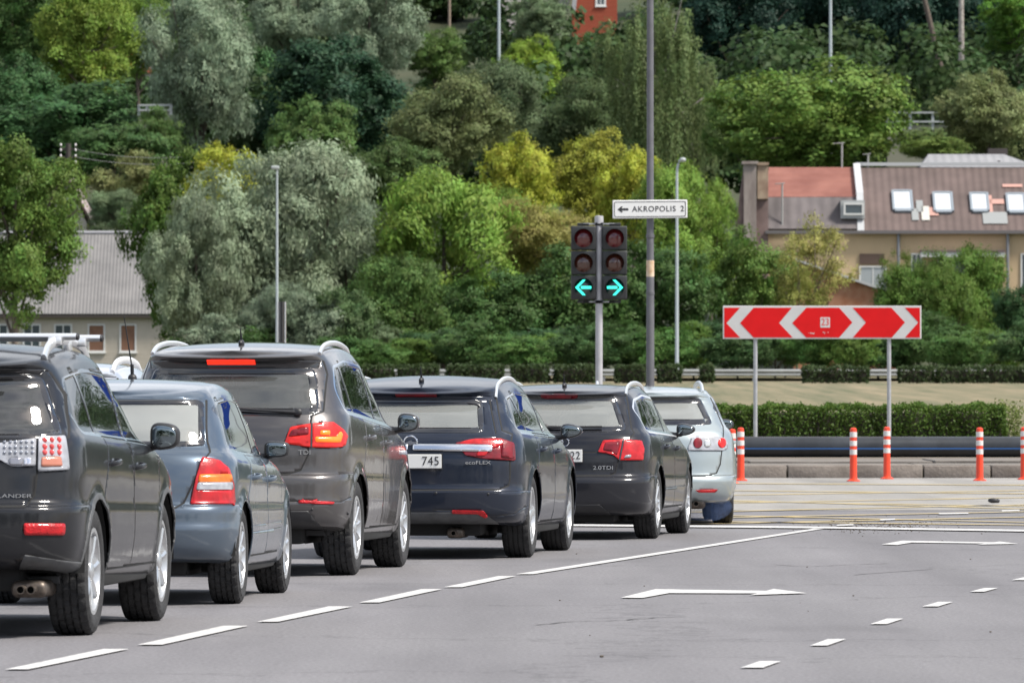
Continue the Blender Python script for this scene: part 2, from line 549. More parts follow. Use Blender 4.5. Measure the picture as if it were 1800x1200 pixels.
CACHE = {}
def imprint(bm, poly, ang, side, tagv, lay, thr=0.05, only=None, xlim=None):
    """cut the outline of a 2-D polygon, seen along a horizontal direction, into the skin and tag what lies inside"""
    if CACHE.get('bm') is not bm:
        CACHE['bm'] = bm; CACHE['c'] = Cache(bm)
    ca = CACHE['c']
    a = R(ang); s = side
    rv = Vector((math.sin(a), -math.cos(a) * s, 0)); vv = Vector((math.cos(a), math.sin(a) * s, 0))
    us = [p[0] for p in poly]; zs = [p[1] for p in poly]
    u0, u1, z0, z1 = min(us) - .002, max(us) + .002, min(zs) - .002, max(zs) + .002
    rx, ry = rv.x, rv.y
    A = ca.arr
    ulo = np.minimum(A[:, 0] * rx, A[:, 1] * rx) + np.minimum(A[:, 2] * ry, A[:, 3] * ry)
    uhi = np.maximum(A[:, 0] * rx, A[:, 1] * rx) + np.maximum(A[:, 2] * ry, A[:, 3] * ry)
    k = (A[:, 5] >= z0) & (A[:, 4] <= z1) & (uhi >= u0) & (ulo <= u1) & (A[:, 6] * vv.x + A[:, 7] * vv.y <= -thr)
    if ang == 90: k &= (A[:, 2] + A[:, 3]) * s <= 0
    if xlim: k &= ((A[:, 0] + A[:, 1]) / 2 >= xlim[0]) & ((A[:, 0] + A[:, 1]) / 2 <= xlim[1])
    fs = {ca.f[i] for i in np.nonzero(k)[0] if ca.f[i].is_valid}
    made = []
    n = len(poly)
    for i in range(n):
        p, q = poly[i], poly[(i + 1) % n]
        if abs(p[0] - q[0]) + abs(p[1] - q[1]) < 1e-6: continue
        eu0, eu1 = sorted((p[0], q[0])); ez0, ez1 = sorted((p[1], q[1]))
        e3 = rv * (q[0] - p[0]) + Vector((0, 0, q[1] - p[1]))
        no = e3.cross(vv)
        if no.length < 1e-9: continue
        no.normalize()
        co = rv * p[0] + Vector((0, 0, p[1]))
        EP = 1e-5
        for f in list(fs):
            zz = [v.co.z for v in f.verts]
            if max(zz) < ez0 - 1e-4 or min(zz) > ez1 + 1e-4: continue
            uu = [v.co.x * rx + v.co.y * ry for v in f.verts]
            if max(uu) < eu0 - 1e-4 or min(uu) > eu1 + 1e-4: continue
            dd = [(v.co - co).dot(no) for v in f.verts]
            if min(dd) > -EP or max(dd) < EP: continue
            for e in list(f.edges):
                v0, v1 = e.verts
                d0, d1 = (v0.co - co).dot(no), (v1.co - co).dot(no)
                if (d0 > EP and d1 < -EP) or (d0 < -EP and d1 > EP):
                    bmesh.utils.edge_split(e, v0, d0 / (d0 - d1))
            on = [v for v in f.verts if abs((v.co - co).dot(no)) <= 2e-5]
            if len(on) >= 2:
                va, vb = on[0], on[-1]
                if len(on) > 2:
                    va, vb = max(((x, y) for x in on for y in on), key=lambda t: (t[0].co - t[1].co).length)
                try: nf = bmesh.utils.face_split(f, va, vb)[0]
                except Exception: nf = None
                if nf and nf is not f:
                    nf[lay] = f[lay]; nf.normal_update(); fs.add(nf); made.append(nf)
    hit = []
    for f in fs:
        if only is not None and f[lay] not in only: continue
        c = f.calc_center_median()
        if inside((c.x * rx + c.y * ry, c.z), poly):
            f[lay] = tagv; hit.append(f)
    ca.add(made)
    return hit

def spokes_rim(bm, rr, yo, kind='five', w=.20):
    """wheel face at y = -yo (outer side), rim radius rr"""
    add_lathe(bm, [(rr + .012, -yo + .012), (rr + .012, -yo - .004), (rr - .012, -yo - .004), (rr - .022, -yo + .02), (rr - .03, -yo + .07), (rr - .028, yo - .02), (rr + .01, yo)], 48, axis='y')
    n, wd = {'five': (5, .075), 'seven': (7, .045), 'ten': (10, .028), 'cover': (9, .040), 'twin': (10, .03), 'fifteen': (15, .018)}[kind]
    for k in range(n):
        a = 2 * math.pi * k / n + .2
        if kind == 'twin': a += (.09 if k % 2 else -.09) * 1
        dx, dz = math.cos(a), math.sin(a); tx, tz = -dz, dx
        pts = []
        for (r, w2, y) in ((.045, wd * .75, -yo + .022), (rr * .55, wd * .62, -yo + .010), (rr - .02, wd * .9, -yo + .004)):
            pts.append(((dx * r + tx * w2 / 2, y, dz * r + tz * w2 / 2), (dx * r - tx * w2 / 2, y, dz * r - tz * w2 / 2), (dx * r, y - .008, dz * r)))
        b = bmesh.new()
        rows = []
        for (p, q, c) in pts:
            dp = Vector((0, .035, 0))
            rows.append([b.verts.new(v) for v in (Vector(p), Vector(c), Vector(q), Vector(q) + dp, Vector(p) + dp)])
        for i in range(2):
            for j in range(5):
                b.faces.new([rows[i][j], rows[i][(j + 1) % 5], rows[i + 1][(j + 1) % 5], rows[i + 1][j]])
        bmesh.ops.recalc_face_normals(b, faces=b.faces[:])
        merge(bm, b)
    add_lathe(bm, [(.0005, -yo - .002), (.03, -yo - .002), (.052, -yo + .008), (.06, -yo + .04), (.06, -yo + .08)], 24, axis='y')

def make_wheel(root, x, y, Rw, tw, rr, kind, chunky, rimm):
    s = -1 if y < 0 else 1
    bm = bmesh.new()
    h = tw / 2
    prof = [(rr, -h * .80), (rr + .012, -h * .88), (rr + (Rw - rr) * .35, -h * .98), (rr + (Rw - rr) * .62, -h), (Rw - .035, -h * .97), (Rw - .014, -h * .90), (Rw - .004, -h * .78)]
    g = .009
    cuts = [-.52, -.17, .17, .52]
    for c in cuts:
        gw = .055
        prof += [(Rw, h * (c - gw) ), (Rw - g, h * (c - gw + .012)), (Rw - g, h * (c + gw - .012)), (Rw, h * (c + gw))]
    prof += [(r, -y_) for r, y_ in reversed(prof[:7])]
    lat = set(range(5, len(prof) - 5))
    def mod(i, k):
        if not chunky:
            return -.006 if (k % 4 == 0 and (i < 8 or i > len(prof) - 9) and 4 < i < len(prof) - 5) else 0
        off = (i // 4) * 2
        if 4 <= i < len(prof) - 4 and (k + off) % 5 == 0: return -.009
        return 0
    add_lathe(bm, prof, 120, axis='y', mod=mod)
    bmesh.ops.recalc_face_normals(bm, faces=bm.faces[:])
    w = obj('wheel', bm, RUBBER, root, angle=28)
    w.location = (x, y, Rw)
    b2 = bmesh.new()
    spokes_rim(b2, rr, h * .86, kind)
    r = obj('rim', b2, rimm, w)
    b3 = bmesh.new()
    add_lathe(b3, [(.0005, -h + .085), (rr * .62, -h + .085), (rr * .62, -h + .10), (rr - .03, -h + .13), (.0005, -h + .13)], 32, axis='y')
    dsk = obj('brake_disc', b3, RUST if chunky else DARK, w)
    if s > 0: w.rotation_euler = (0, 0, math.pi)
    return w

def badge(text, root, bvh, u, z, ang, size, m=None, name='badge', depth=.0025, xs=1.0, spacing=1.0):
    hit = ray(bvh, u, z, ang)
    if hit is None: return None
    b = text_mesh(text, size, depth, spacing, xs=xs)
    Mr = Matrix.Rotation(R(90), 4, 'X')
    b.transform(Mr)                                     # now faces -Y, reading along +X
    b.transform(Matrix.Rotation(-R(90), 4, 'Z'))        # faces -X, reading along -Y
    n = hit[1]
    yaw = math.atan2(-n.y, -n.x)
    pit = math.asin(max(-1, min(1, n.z)))
    b.transform(Matrix.Rotation(-pit, 4, 'Y') if False else Matrix.Identity(4))
    b.transform(Matrix.Rotation(yaw, 4, 'Z'))
    o = obj(name, b, m or CHROME, root, smooth=False)
    o.location = hit[0] + n * .004
    return o

def ray(bvh, u, z, ang, side=1):
    a = R(ang)
    rv = Vector((math.sin(a), -math.cos(a) * side, 0)); vv = Vector((math.cos(a), math.sin(a) * side, 0))
    h = bvh.ray_cast(rv * u + Vector((0, 0, z)) - vv * 8, vv)
    return (h[0], h[1]) if h[0] is not None else None

def down(bvh, x, y):
    h = bvh.ray_cast(Vector((x, y, 4)), Vector((0, 0, -1)))
    return h[0] if h[0] is not None else Vector((x, y, 1.5))

def clip_x(poly, f0, f1):
    """keep the part of a polygon between two slanted lines; each a pair of (x,z) points; None = open"""
    def cl(p, a, b, sgn):
        o = []; n = len(p)
        def dd(q): return sgn * ((b[0] - a[0]) * (q[1] - a[1]) - (b[1] - a[1]) * (q[0] - a[0]))
        for i in range(n):
            q, r = p[i], p[(i + 1) % n]; dq, dr = dd(q), dd(r)
            if dq >= 0: o.append(q)
            if dq * dr < 0:
                t = dq / (dq - dr); o.append((q[0] + (r[0] - q[0]) * t, q[1] + (r[1] - q[1]) * t))
        return o
    if f0: poly = cl(poly, f0[0], f0[1], -1)
    if f1: poly = cl(poly, f1[0], f1[1], 1)
    return poly

def shrink(poly, d_):
    """inset a convex-ish polygon"""
    P = [Vector(p) for p in poly]; n = len(P)
    A = sum(P[i].x * P[(i + 1) % n].y - P[(i + 1) % n].x * P[i].y for i in range(n))
    s = 1 if A > 0 else -1
    o = []
    for i in range(n):
        a, b, c = P[i - 1], P[i], P[(i + 1) % n]
        e1, e2 = (b - a), (c - b)
        if e1.length < 1e-6 or e2.length < 1e-6: continue
        e1.normalize(); e2.normalize()
        n1, n2 = Vector((-e1.y, e1.x)) * s, Vector((-e2.y, e2.x)) * s
        m = n1 + n2
        if m.length < 1e-4: continue
        m.normalize(); k = d_ / max(.4, m.dot(n1))
        o.append(tuple(b + m * k))
    return o

# tags on the skin
T_BODY, T_HOLE, T_GAP, T_TRIM, T_CHROME, T_BUMP, T_GATE, T_DOORR, T_DOORF, T_RW, T_WS, T_LOWER, T_CLAD = range(13)
T_WIN = 20      # + k side panes right, + 10 left
T_EXTRA = 60

def extract(bm, lay, tags, off=0.0):
    """faces with these tags as a mesh of their own (kept in bm too until removed)"""
    b = bmesh.new(); vm = {}
    for f in bm.faces:
        if f[lay] in tags:
            vs = []
            for v in f.verts:
                if v not in vm: vm[v] = b.verts.new(v.co + v.normal * off)
                vs.append(vm[v])
            try: b.faces.new(vs)
            except ValueError: pass
    return b

def car(C):
    """C: dict of everything about one car"""
    S = C['scale_px']          # (px, py) of the right rear wheel's outer ground contact
    D = gd(S[1]); th = R(C['head'])
    tw, Rw, L, W = C['tw'], C['R'], C['L'], C['W']
    ro, wb = C['ro'], C['wb']
    yw = W - C.get('inset', .02)                       # outer face of tyre
    wpos = Vector(((S[0] - 900) / F * D, D))
    fw = Vector((math.sin(th), math.cos(th))); rt = Vector((math.cos(th), -math.sin(th)))
    o2 = wpos - fw * ro - rt * yw
    root = empty(C['name'], (o2.x, o2.y, 0), R(90) - th)
    tag(root, C['label'], 'car', C.get('group', 'cars queuing at the lights'))
    px0 = 900 + F * o2.x / o2.y; sc = F / o2.y
    alpha = C['head'] - math.degrees(math.atan((px0 - 900) / F))
    gy = HZ + CH * sc
    def Q(px, py): return ((px - px0) / sc, (gy - py) / sc)
    def QP(pts): return [Q(*p) for p in pts]
    C['info'] = (px0, sc, alpha, gy)
    print('CAR', C['name'], 'px0 %.0f s %.1f alpha %.1f ground %.0f' % (px0, sc, alpha, gy))
    H = Hull(C['K'], L, C.get('side', .06))
    xa = [(ro, Rw, Rw + C.get('arch', .045)), (ro + wb, Rw, Rw + C.get('arch', .045))]
    bm = H.build(xa, C.get('crown', .03), C.get('flare', .016))
    bvh = BVHTree.FromBMesh(bm)
    lay = bm.faces.layers.int.new('part')
    rb, rg = H.ringat(C['belt']), H.ringat(C['gtop'])
    def belt(x): return float(H.zof(rb, np.array([x]))[0])
    def gtop(x): return float(H.zof(rg, np.array([x]))[0])
    def fz(x, f): return belt(x) + (gtop(x) - belt(x)) * f
    P = C['paint']
    mats = {}
    # ---- rear bumper and lower trim
    for s in (1, -1):
        imprint(bm, [(-.1, .1), (ro - Rw - .01, .1), (ro - Rw - .01 + .1, C['bump_z'] - .0), (-.1, C['bump_z'])], 90, s, T_BUMP, lay, thr=-.3)
    imprint(bm, [(-W - .1, .1), (W + .1, .1), (W + .1, C['bump_z']), (-W - .1, C['bump_z'])], 0, 1, T_BUMP, lay, thr=.15, xlim=(-1, .5))
    if C.get('lower'):
        lw = C['lower']; k = max(i for i, q in enumerate(lw) if q[0] > 0) + 1; rt_ = lw[1:k]
        imprint(bm, rt_ + [(-u, z) for u, z in reversed(rt_)], 0, 1, T_LOWER, lay, thr=.02, only=(T_BUMP,), xlim=(-1, 1))
    # ---- doors (right side only is seen; the left gets them too)
    x_r, x_b, x_a = C['door']                         # rear edge, middle line, front edge at sill height
    sill = C.get('sill', .33)
    ra = Rw + C.get('arch', .045) + .035
    arcp = [(ro + ra * math.cos(t), Rw + ra * math.sin(t)) for t in np.linspace(R(5), R(62), 9)]
    zb = belt(x_r + .2)
    rear = [(arcp[0][0], sill)] + arcp + [(x_r, zb - .04), (x_r - .02, zb), (C['dtop'][0], fz(C['dtop'][0], 1.02)), (x_b + C['dtop'][1], fz(x_b, 1.04)), (x_b, belt(x_b)), (x_b, sill)]
    front = [(x_b, sill), (x_b, belt(x_b)), (x_b + C['dtop'][1], fz(x_b, 1.04)), (C['apil'][0], fz(C['apil'][0], 1.02)), (C['apil'][1], belt(C['apil'][1]) + .01), (x_a, belt(x_a) - .12), (x_a - .02, .5), (x_a - .12, sill)]
    for s in (1, -1):
        imprint(bm, rear, 90, s, T_DOORR if s > 0 else T_BODY, lay, thr=.25)
        imprint(bm, front, 90, s, T_DOORF if s > 0 else T_BODY, lay, thr=.25)
        for pl in (rear[:-4], [rear[-1], rear[-2]], front[-4:] , [front[-1], front[0]], [rear[0], rear[-1]]):
            imprint(bm, strip_poly(pl, .011), 90, s, T_GAP, lay, thr=.2)
    for s in (1, -1):
        for pl in C.get('side_lines', []):
            imprint(bm, strip_poly(pl, .007), 90, s, T_GAP, lay, thr=.2)
        if C.get('rub'):
            x0, x1, z0, z1 = C['rub']
            imprint(bm, [(x0, z0), (x1, z0 + .0), (x1, z1), (x0, z1)], 90, s, C.get('rub_tag', T_CLAD), lay, thr=.2, only=(T_BODY, T_DOORR, T_DOORF))
    # ---- side glass
    dlo = [(x, fz(x, f)) for x, f in C['dlo']]
    dlo = round_poly(dlo, C.get('dlo_r', .05), 5)
    inner = shrink(dlo, .022)
    for s in (1, -1):
        if C.get('chrome_dlo'):
            imprint(bm, shrink(dlo, -.016), 90, s, T_CHROME, lay, thr=.2)
        imprint(bm, dlo, 90, s, T_TRIM, lay, thr=.2)
        if C.get('chrome_belt'):
            bl = [(x, belt(x) - .002) for x in np.linspace(C['dlo'][0][0] + .02, C['apil'][1], 14)]
            imprint(bm, strip_poly(bl, .018), 90, s, T_CHROME, lay, thr=.1)
        k = 0
        for (l, r_) in C['panes']:
            a = [(l[0], fz(l[0], 0)), (l[1], fz(l[1], 1))] if l else None
            b = [(r_[0], fz(r_[0], 0)), (r_[1], fz(r_[1], 1))] if r_ else None
            pp = clip_x(inner, a, b)
            if len(pp) > 2: imprint(bm, pp, 90, s, T_WIN + k + (10 if s < 0 else 0), lay, thr=.2)
            k += 1
        for l in C.get('body_pillars', []):
            a = [(l[0] - .03, fz(l[0], -.02)), (l[1] - .03, fz(l[1], 1.03))]; b = [(l[0] + .03, fz(l[0], -.02)), (l[1] + .03, fz(l[1], 1.03))]
            imprint(bm, [a[0], b[0], b[1], a[1]], 90, s, T_BODY, lay, thr=.2, only=(T_TRIM,))
    # ---- windscreen
    ws = C['ws']
    zc, zt, wc, wt = ws
    imprint(bm, round_poly([(-wc, zc), (wc, zc), (wt, zt), (-wt, zt)], .06), 180, 1, T_WS, lay, thr=.15, xlim=(L * .45, L))
    # ---- tailgate, gaps, rear glass
    gate = C['gate']                                  # right half outline, centre-top to centre-bottom, in (u,z) at 0 deg
    full = [(u, z) for u, z in gate] + [(-u, z) for u, z in reversed(gate) if abs(u) > 1e-6]
    imprint(bm, full, 0, 1, T_GATE, lay, thr=.02, only=(T_BODY,), xlim=(-1, 1.3))
    for s in (1, -1): imprint(bm, strip_poly(gate[1:], .012), 0, s, T_GAP, lay, thr=.02, xlim=(-1, 1.3))
    rw = C['rwin']
    if 'rwin_px' in C:                                # outline of the right half measured in the photo
        rw = QP(C['rwin_px'])
        a = R(alpha)
        rw = [((ray(bvh, u, z, alpha) or [Vector((0, -u, z))])[0].y * -1, z) for u, z in rw]
        rw = [(u, z) for u, z in rw]
    fullw = [(u, z) for u, z in rw] + [(-u, z) for u, z in reversed(rw)]
    fullw = round_poly(fullw, C.get('rw_r', .05), 5)
    imprint(bm, fullw, 0, 1, T_TRIM, lay, thr=.02, xlim=(-1, 1.5))
    ring_ = T_EXTRA + 90
    ins = shrink(fullw, C.get('frit', .05))
    imprint(bm, ins, 0, 1, T_RW, lay, thr=.02, only=(T_TRIM,), xlim=(-1, 1.5))
    for pl, w_ in C.get('rear_lines', []):
        q = QP(pl)
        q = [((ray(bvh, u, z, alpha) or [Vector((0, -u, z))])[0].y * -1, z) for u, z in q]
        for s in (1, -1): imprint(bm, strip_poly(q, w_), 0, s, T_GAP, lay, thr=.02, xlim=(-1, 1.2), only=(T_BODY, T_GATE, T_BUMP))
    # ---- lamps and other patches measured in the photo, mirrored to the other side
    ex = []
    for i, (nm, pts, m, off, lab) in enumerate(C['patches']):
        pl = QP(pts)
        for s in (1, -1):
            t = T_EXTRA + 2 * i + (0 if s > 0 else 1)
            only = None
            if s < 0:
                pl2 = pl
            imprint(bm, round_poly(pl, C.get('patch_r', .012), 3), alpha, s, t, lay, thr=.02, xlim=(-1, 1.3))
            ex.append((t, nm, m, off, lab, s))
    for i, (nm, poly, m, off) in enumerate(C.get('center', [])):     # centred or free patches seen straight from the rear
        t = T_EXTRA + 60 + i
        imprint(bm, poly, 0, 1, t, lay, thr=.02, xlim=(-1, 1.3))
        ex.append((t, nm, m, off, None, 1))
    # ---- wheel arches
    for xw, zw, r_ in xa:
        pa = [(xw + r_ * math.cos(t), zw + r_ * math.sin(t)) for t in np.linspace(0, math.pi, 40)]
        pa = [(xw + r_, 0.0)] + pa + [(xw - r_, 0.0)]
        for s in (1, -1): imprint(bm, pa, 90, s, T_HOLE, lay, thr=.05)
        if C.get('cladding'):
            r2 = r_ + C['cladding']
            pb = [(xw + r2 * math.cos(t), zw + r2 * math.sin(t)) for t in np.linspace(0, math.pi, 40)]
            pb = [(xw + r2, 0.0)] + pb + [(xw - r2, 0.0)]
            for s in (1, -1): imprint(bm, pb, 90, s, T_CLAD, lay, thr=.05, only=(T_BODY, T_DOORR, T_DOORF, T_BUMP))
    bm.normal_update()
    # small leftovers of the lower insert go back to the bumper
    left = {f for f in bm.faces if f[lay] == T_LOWER}; isl = []
    while left:
        st = [left.pop()]; cur = [st[0]]
        while st:
            for e in st.pop().edges:
                for g in e.link_faces:
                    if g in left: left.discard(g); st.append(g); cur.append(g)
        isl.append(cur)
    for cur in sorted(isl, key=len)[:-1]:
        for f in cur: f[lay] = T_BUMP
    # ---- split into parts
    def part(nm, tags, m, off=0.0, thick=.012, lab=None, extra=None, inner=LINER):
        b = extract(bm, lay, tags, off)
        if not b.faces: b.free(); return None
        bmesh.ops.recalc_face_normals(b, faces=[]) if False else None
        o = obj(nm, b, [m, inner] + (extra or []), root, angle=50)
        if lab: o['label'] = lab
        if thick:
            md = o.modifiers.new('thickness', 'SOLIDIFY'); md.thickness = thick; md.offset = -1; md.material_offset = 1; md.material_offset_rim = 0
        return o
    def multi(nm, tagm, thick=.012, lab=None):
        """one mesh, several materials by tag"""
        b = bmesh.new(); vm = {}; ms = []; 
        for f in bm.faces:
            if f[lay] in tagm:
                m = tagm[f[lay]]
                if m not in ms: ms.append(m)
                vs = []
                for v in f.verts:
                    if v not in vm: vm[v] = b.verts.new(v.co)
                    vs.append(vm[v])
                try: nf = b.faces.new(vs); nf.material_index = ms.index(m)
                except ValueError: pass
        o = obj(nm, b, ms + [LINER] * (len(ms)), root, angle=50)
        if thick:
            md = o.modifiers.new('thickness', 'SOLIDIFY'); md.thickness = thick; md.offset = -1; md.material_offset = len(ms); md.material_offset_rim = 0
        return o
    SEAM = DARK
    body = multi('body', {T_BODY: P, T_GAP: SEAM, T_TRIM: BLKG, T_CHROME: C.get('trimmat', CHROME), T_CLAD: C.get('clad', P)})
    part('rear_bumper', (T_BUMP,), P)
    if C.get('lower'): part('bumper_insert', (T_LOWER,), C.get('lower_mat', GREYPL), 0.0)
    gate_o = part('tailgate', (T_GATE,), P)
    dr = part('door', (T_DOORR,), P, .001); dfr = part('door', (T_DOORF,), P, .001)
    part('rear_window', (T_RW,), C.get('rglass', GLR), -.001, 0)
    part('windscreen', (T_WS,), GLW, 0, 0)
    for s in (0, 10):
        for k in range(len(C['panes'])):
            part('side_window', (T_WIN + k + s,), C.get('sglass', GL) if k < 2 else GL, -.003, 0)
    for t, nm, m, off, lab, s in ex:
        o = part(nm, (t,), m, off, .018, lab, inner=m)
        if o and nm in ('lamp_segment',) : pass
    # group lamp segments under the lamp they belong to
    lamps = [o for o in root.children if o.name.split('.')[0] == 'tail_light']
    for o in list(root.children):
        if o.name.split('.')[0] == 'lamp_segment' and lamps:
            cy = sum(v.co.y for v in o.data.vertices) / len(o.data.vertices)
            best = min(lamps, key=lambda l: (sum((v.co for v in l.data.vertices), Vector()) / len(l.data.vertices) - sum((v.co for v in o.data.vertices), Vector()) / len(o.data.vertices)).length)
            o.parent = best
    # ---- handles
    for dn, hx in ((dr, C['handles'][0]), (dfr, C['handles'][1])):
        z = belt(hx) - C.get('handle_drop', .14)
        h = ray(bvh, hx, z, 90)
        if h and dn:
            b = bmesh.new(); y = h[0].y
            add_tube(b, smooth_line([(hx - .10, y + .004, z - .012), (hx - .08, y - .028, z - .006), (hx, y - .042, z), (hx + .08, y - .028, z + .004), (hx + .10, y + .004, z + .006)], 4), .014, 8, flat=(.8, 1.1))
            add_ball(b, (hx, y + .006, z), .075, .012, .024)
            obj('handle', b, C.get('handle_mat', P), dn)
    # ---- mirrors
    mx_, mz, mw, mh = C['mirror']
    for s in (1, -1):
        hb = ray(bvh, mx_, mz - .02, 90, s); y0 = hb[0].y if hb else -W * s
        b = bmesh.new()
        cy = y0 - s * (.07 + mw / 2); cz = mz + .01
        e = C.get('mirror_e', .62)
        def shp(bq, cx, ax, ay, az, mi):
            nb = bmesh.new(); add_ball(nb, (0, 0, 0), ax, ay, az, 28, 16, e)
            for v in nb.verts:      # outer end tapers
                t = (-s * v.co.y / ay + 1) / 2
                v.co.z *= 1 - C.get('mir_taper', .25) * t * t
                v.co.z += .0
                if v.co.x < 0: v.co.x *= .42
            merge(bq, nb, mi, Matrix.Translation((cx, cy, cz)))
        shp(b, mx_ + .02, .115, mw / 2, mh / 2, 0)
        add_tube(b, [(mx_ + .05, y0 + s * .03, mz - mh * .30), (mx_ + .04, y0 - s * .05, mz - mh * .33), (mx_ + .04, y0 - s * .12, mz - mh * .25)], [.045, .035, .03], 10, mi=1, flat=(1.2, .8))
        m_o = obj('mirror', b, [C.get('mirror_mat', P), BLK], root)
        g = bmesh.new()
        nb = bmesh.new(); add_ball(nb, (0, 0, 0), .012, mw / 2 * .82, mh / 2 * .80, 28, 16, e)
        for v in nb.verts:
            t = (-s * v.co.y / (mw / 2 * .82) + 1) / 2
            v.co.z *= 1 - C.get('mir_taper', .25) * t * t
        merge(g, nb, 0, Matrix.Translation((mx_ - .022, cy, cz)) @ Matrix.Rotation(R(4) * s, 4, 'Z'))
        obj('mirror_glass', g, MIRG, m_o)
        g = bmesh.new()
        nb = bmesh.new(); add_ball(nb, (0, 0, 0), .012, mw / 2 * .94, mh / 2 * .93, 28, 16, e)
        for v in nb.verts:
            t = (-s * v.co.y / (mw / 2 * .94) + 1) / 2
            v.co.z *= 1 - C.get('mir_taper', .25) * t * t
        merge(g, nb, 0, Matrix.Translation((mx_ - .016, cy, cz)) @ Matrix.Rotation(R(4) * s, 4, 'Z'))
        obj('mirror_rim', g, BLK, m_o)
    # ---- wheels, underbody
    for xw in (ro, ro + wb):
        for s in (-1, 1):
            make_wheel(root, xw, s * (yw - tw / 2), Rw, tw, C['rim'], C['spokes'], C.get('chunky', True), C.get('rimm', ALLOY))
    b = bmesh.new()
    zb_ = C.get('under', .22)
    add_box(b, .30, L - .3, -W * .60, W * .60, zb_, zb_ + .22, .03)
    add_box(b, ro + Rw + .08, ro + wb - Rw - .08, -W * .93, W * .93, zb_ - .0, zb_ + .16, .03)
    add_box(b, .34, ro - Rw - .06, -W * .72, W * .72, zb_ + .12, zb_ + .30, .03)
    for xw in (ro, ro + wb):
        add_tube(b, [(xw, -yw + .1, Rw - .02), (xw, yw - .1, Rw - .02)], .045, 8)
        for s in (-1, 1):
            r_ = Rw + .06
            for k in range(16):
                a0, a1 = math.pi * k / 16, math.pi * (k + 1) / 16
                q = [(xw + r_ * math.cos(a0), s * (W - .03), Rw + r_ * math.sin(a0)), (xw + r_ * math.cos(a1), s * (W - .03), Rw + r_ * math.sin(a1)), (xw + r_ * math.cos(a1), s * W * .60, Rw + r_ * math.sin(a1)), (xw + r_ * math.cos(a0), s * W * .60, Rw + r_ * math.sin(a0))]
                b.faces.new([b.verts.new(c) for c in q])
            b.faces.new([b.verts.new((xw + r_ * math.cos(t), s * W * .60, Rw + r_ * math.sin(t))) for t in np.linspace(0, math.pi, 17)])
            b.faces.new([b.verts.new(c) for c in ((xw - r_, s * W * .6, Rw), (xw + r_, s * W * .6, Rw), (xw + r_, s * W * .6, zb_), (xw - r_, s * W * .6, zb_))])
    obj('underbody', b, DARK, root)
    # ---- exhaust
    for (ey, ez, er, n_, ew) in C.get('exhaust', []):
        b = bmesh.new()
        add_box(b, .20, .62, ey - ew, ey + ew, ez - er * 2, ez + er * 2, er * 1.5, 3)
        for k in range(n_):
            yy = ey + (k - (n_ - 1) / 2) * er * 2.4
            add_lathe(b, [(er * .8, .10), (er * .8, 0), (er, 0), (er, .2)], 20, M=Matrix.Translation((.10, yy, ez)) @ Matrix.Rotation(R(90), 4, 'Y'))
            add_lathe(b, [(.0005, .06), (er * .8, .06)], 20, mi=1, M=Matrix.Translation((.10, yy, ez)) @ Matrix.Rotation(R(90), 4, 'Y'))
        obj('exhaust_pipe', b, [RUST, DARK], root)
    # ---- roof rails
    if C.get('rails'):
        r0 = C['rails']
        for s in (-1, 1):
            b = bmesh.new(); pts = []
            xs = [r0['x0'], r0['x0'] + .10, r0['x0'] + .26] + list(np.linspace(r0['x0'] + .5, r0['x1'] - .5, 8)) + [r0['x1'] - .26, r0['x1'] - .1, r0['x1']]
            hh = [-.005, r0['h'] * .55, r0['h'] * .92] + [r0['h']] * 8 + [r0['h'] * .9, r0['h'] * .5, -.005]
            for x, h in zip(xs, hh):
                t = (x - r0['x0']) / (r0['x1'] - r0['x0'])
                y = s * (r0['y0'] + (r0['y1'] - r0['y0']) * t)
                pts.append((x, y, down(bvh, x, y).z + h))
            add_tube(b, smooth_line(pts, 5), r0.get('r', .019), 10, flat=r0.get('flat', (1, 1)))
            for xp in r0.get('posts', []):
                y = s * (r0['y0'] + (r0['y1'] - r0['y0']) * (xp - r0['x0']) / (r0['x1'] - r0['x0'])); z = down(bvh, xp, y).z
                add_box(b, xp - .05, xp + .05, y - .018, y + .018, z - .01, z + r0['h'], .01)
            obj('roof_rail', b, r0.get('m', SATIN), root)
    # ---- aerial
    if C.get('aerial'):
        ax, ah, kind = C['aerial']; p = down(bvh, ax, C.get('aerial_y', 0))
        b = bmesh.new()
        if kind == 'fin':
            add_ball(b, (p.x, p.y, p.z + .01), .055, .022, .028)
            add_tube(b, [(p.x, p.y, p.z + .02), (p.x - ah * .45, p.y, p.z + ah)], [.010, .004], 8)
        else:
            add_ball(b, (p.x, p.y, p.z + .01), .03, .03, .03)
            add_tube(b, [(p.x, p.y, p.z + .02), (p.x - .02, p.y, p.z + .10)], .012, 8)
            add_tube(b, [(p.x - .02, p.y, p.z + .08), (p.x - ah * .25, p.y + ah * .10, p.z + ah)], [.005, .003], 6)
        obj('antenna', b, BLK, root)
    # ---- wiper
    if C.get('wiper'):
        (u0, z0), (u1, z1) = C['wiper']
        pts = []
        for k in range(9):
            t = k / 8
            h = ray(bvh, u0 + (u1 - u0) * t, z0 + (z1 - z0) * t, 0)
            if h: pts.append(h[0] + h[1] * .022)
        b = bmesh.new()
        add_tube(b, pts, [.016, .014, .012] + [.010] * (len(pts) - 3), 8)
        h = pts[0]
        add_ball(b, tuple(h), .02, .035, .03)
        obj('wiper', b, BLK, root)
    # ---- cabin
    cx = C.get('cabin', (1.35, 2.35)); zf_ = .30; sh = C.get('seat_z', 0.0)
    b = bmesh.new()
    for s in (-1, 0, 1):
        add_box(b, cx[0] - .12, cx[0] + .06, s * .42 - .13, s * .42 + .13, .98 + sh, 1.13 + sh, .035)
    add_box(b, cx[0] - .20, cx[0] + .02, -.66, .66, .45 + sh, .93 + sh, .06, M=None)
    add_box(b, cx[0], cx[0] + .45, -.66, .66, .38 + sh, .52 + sh, .05)
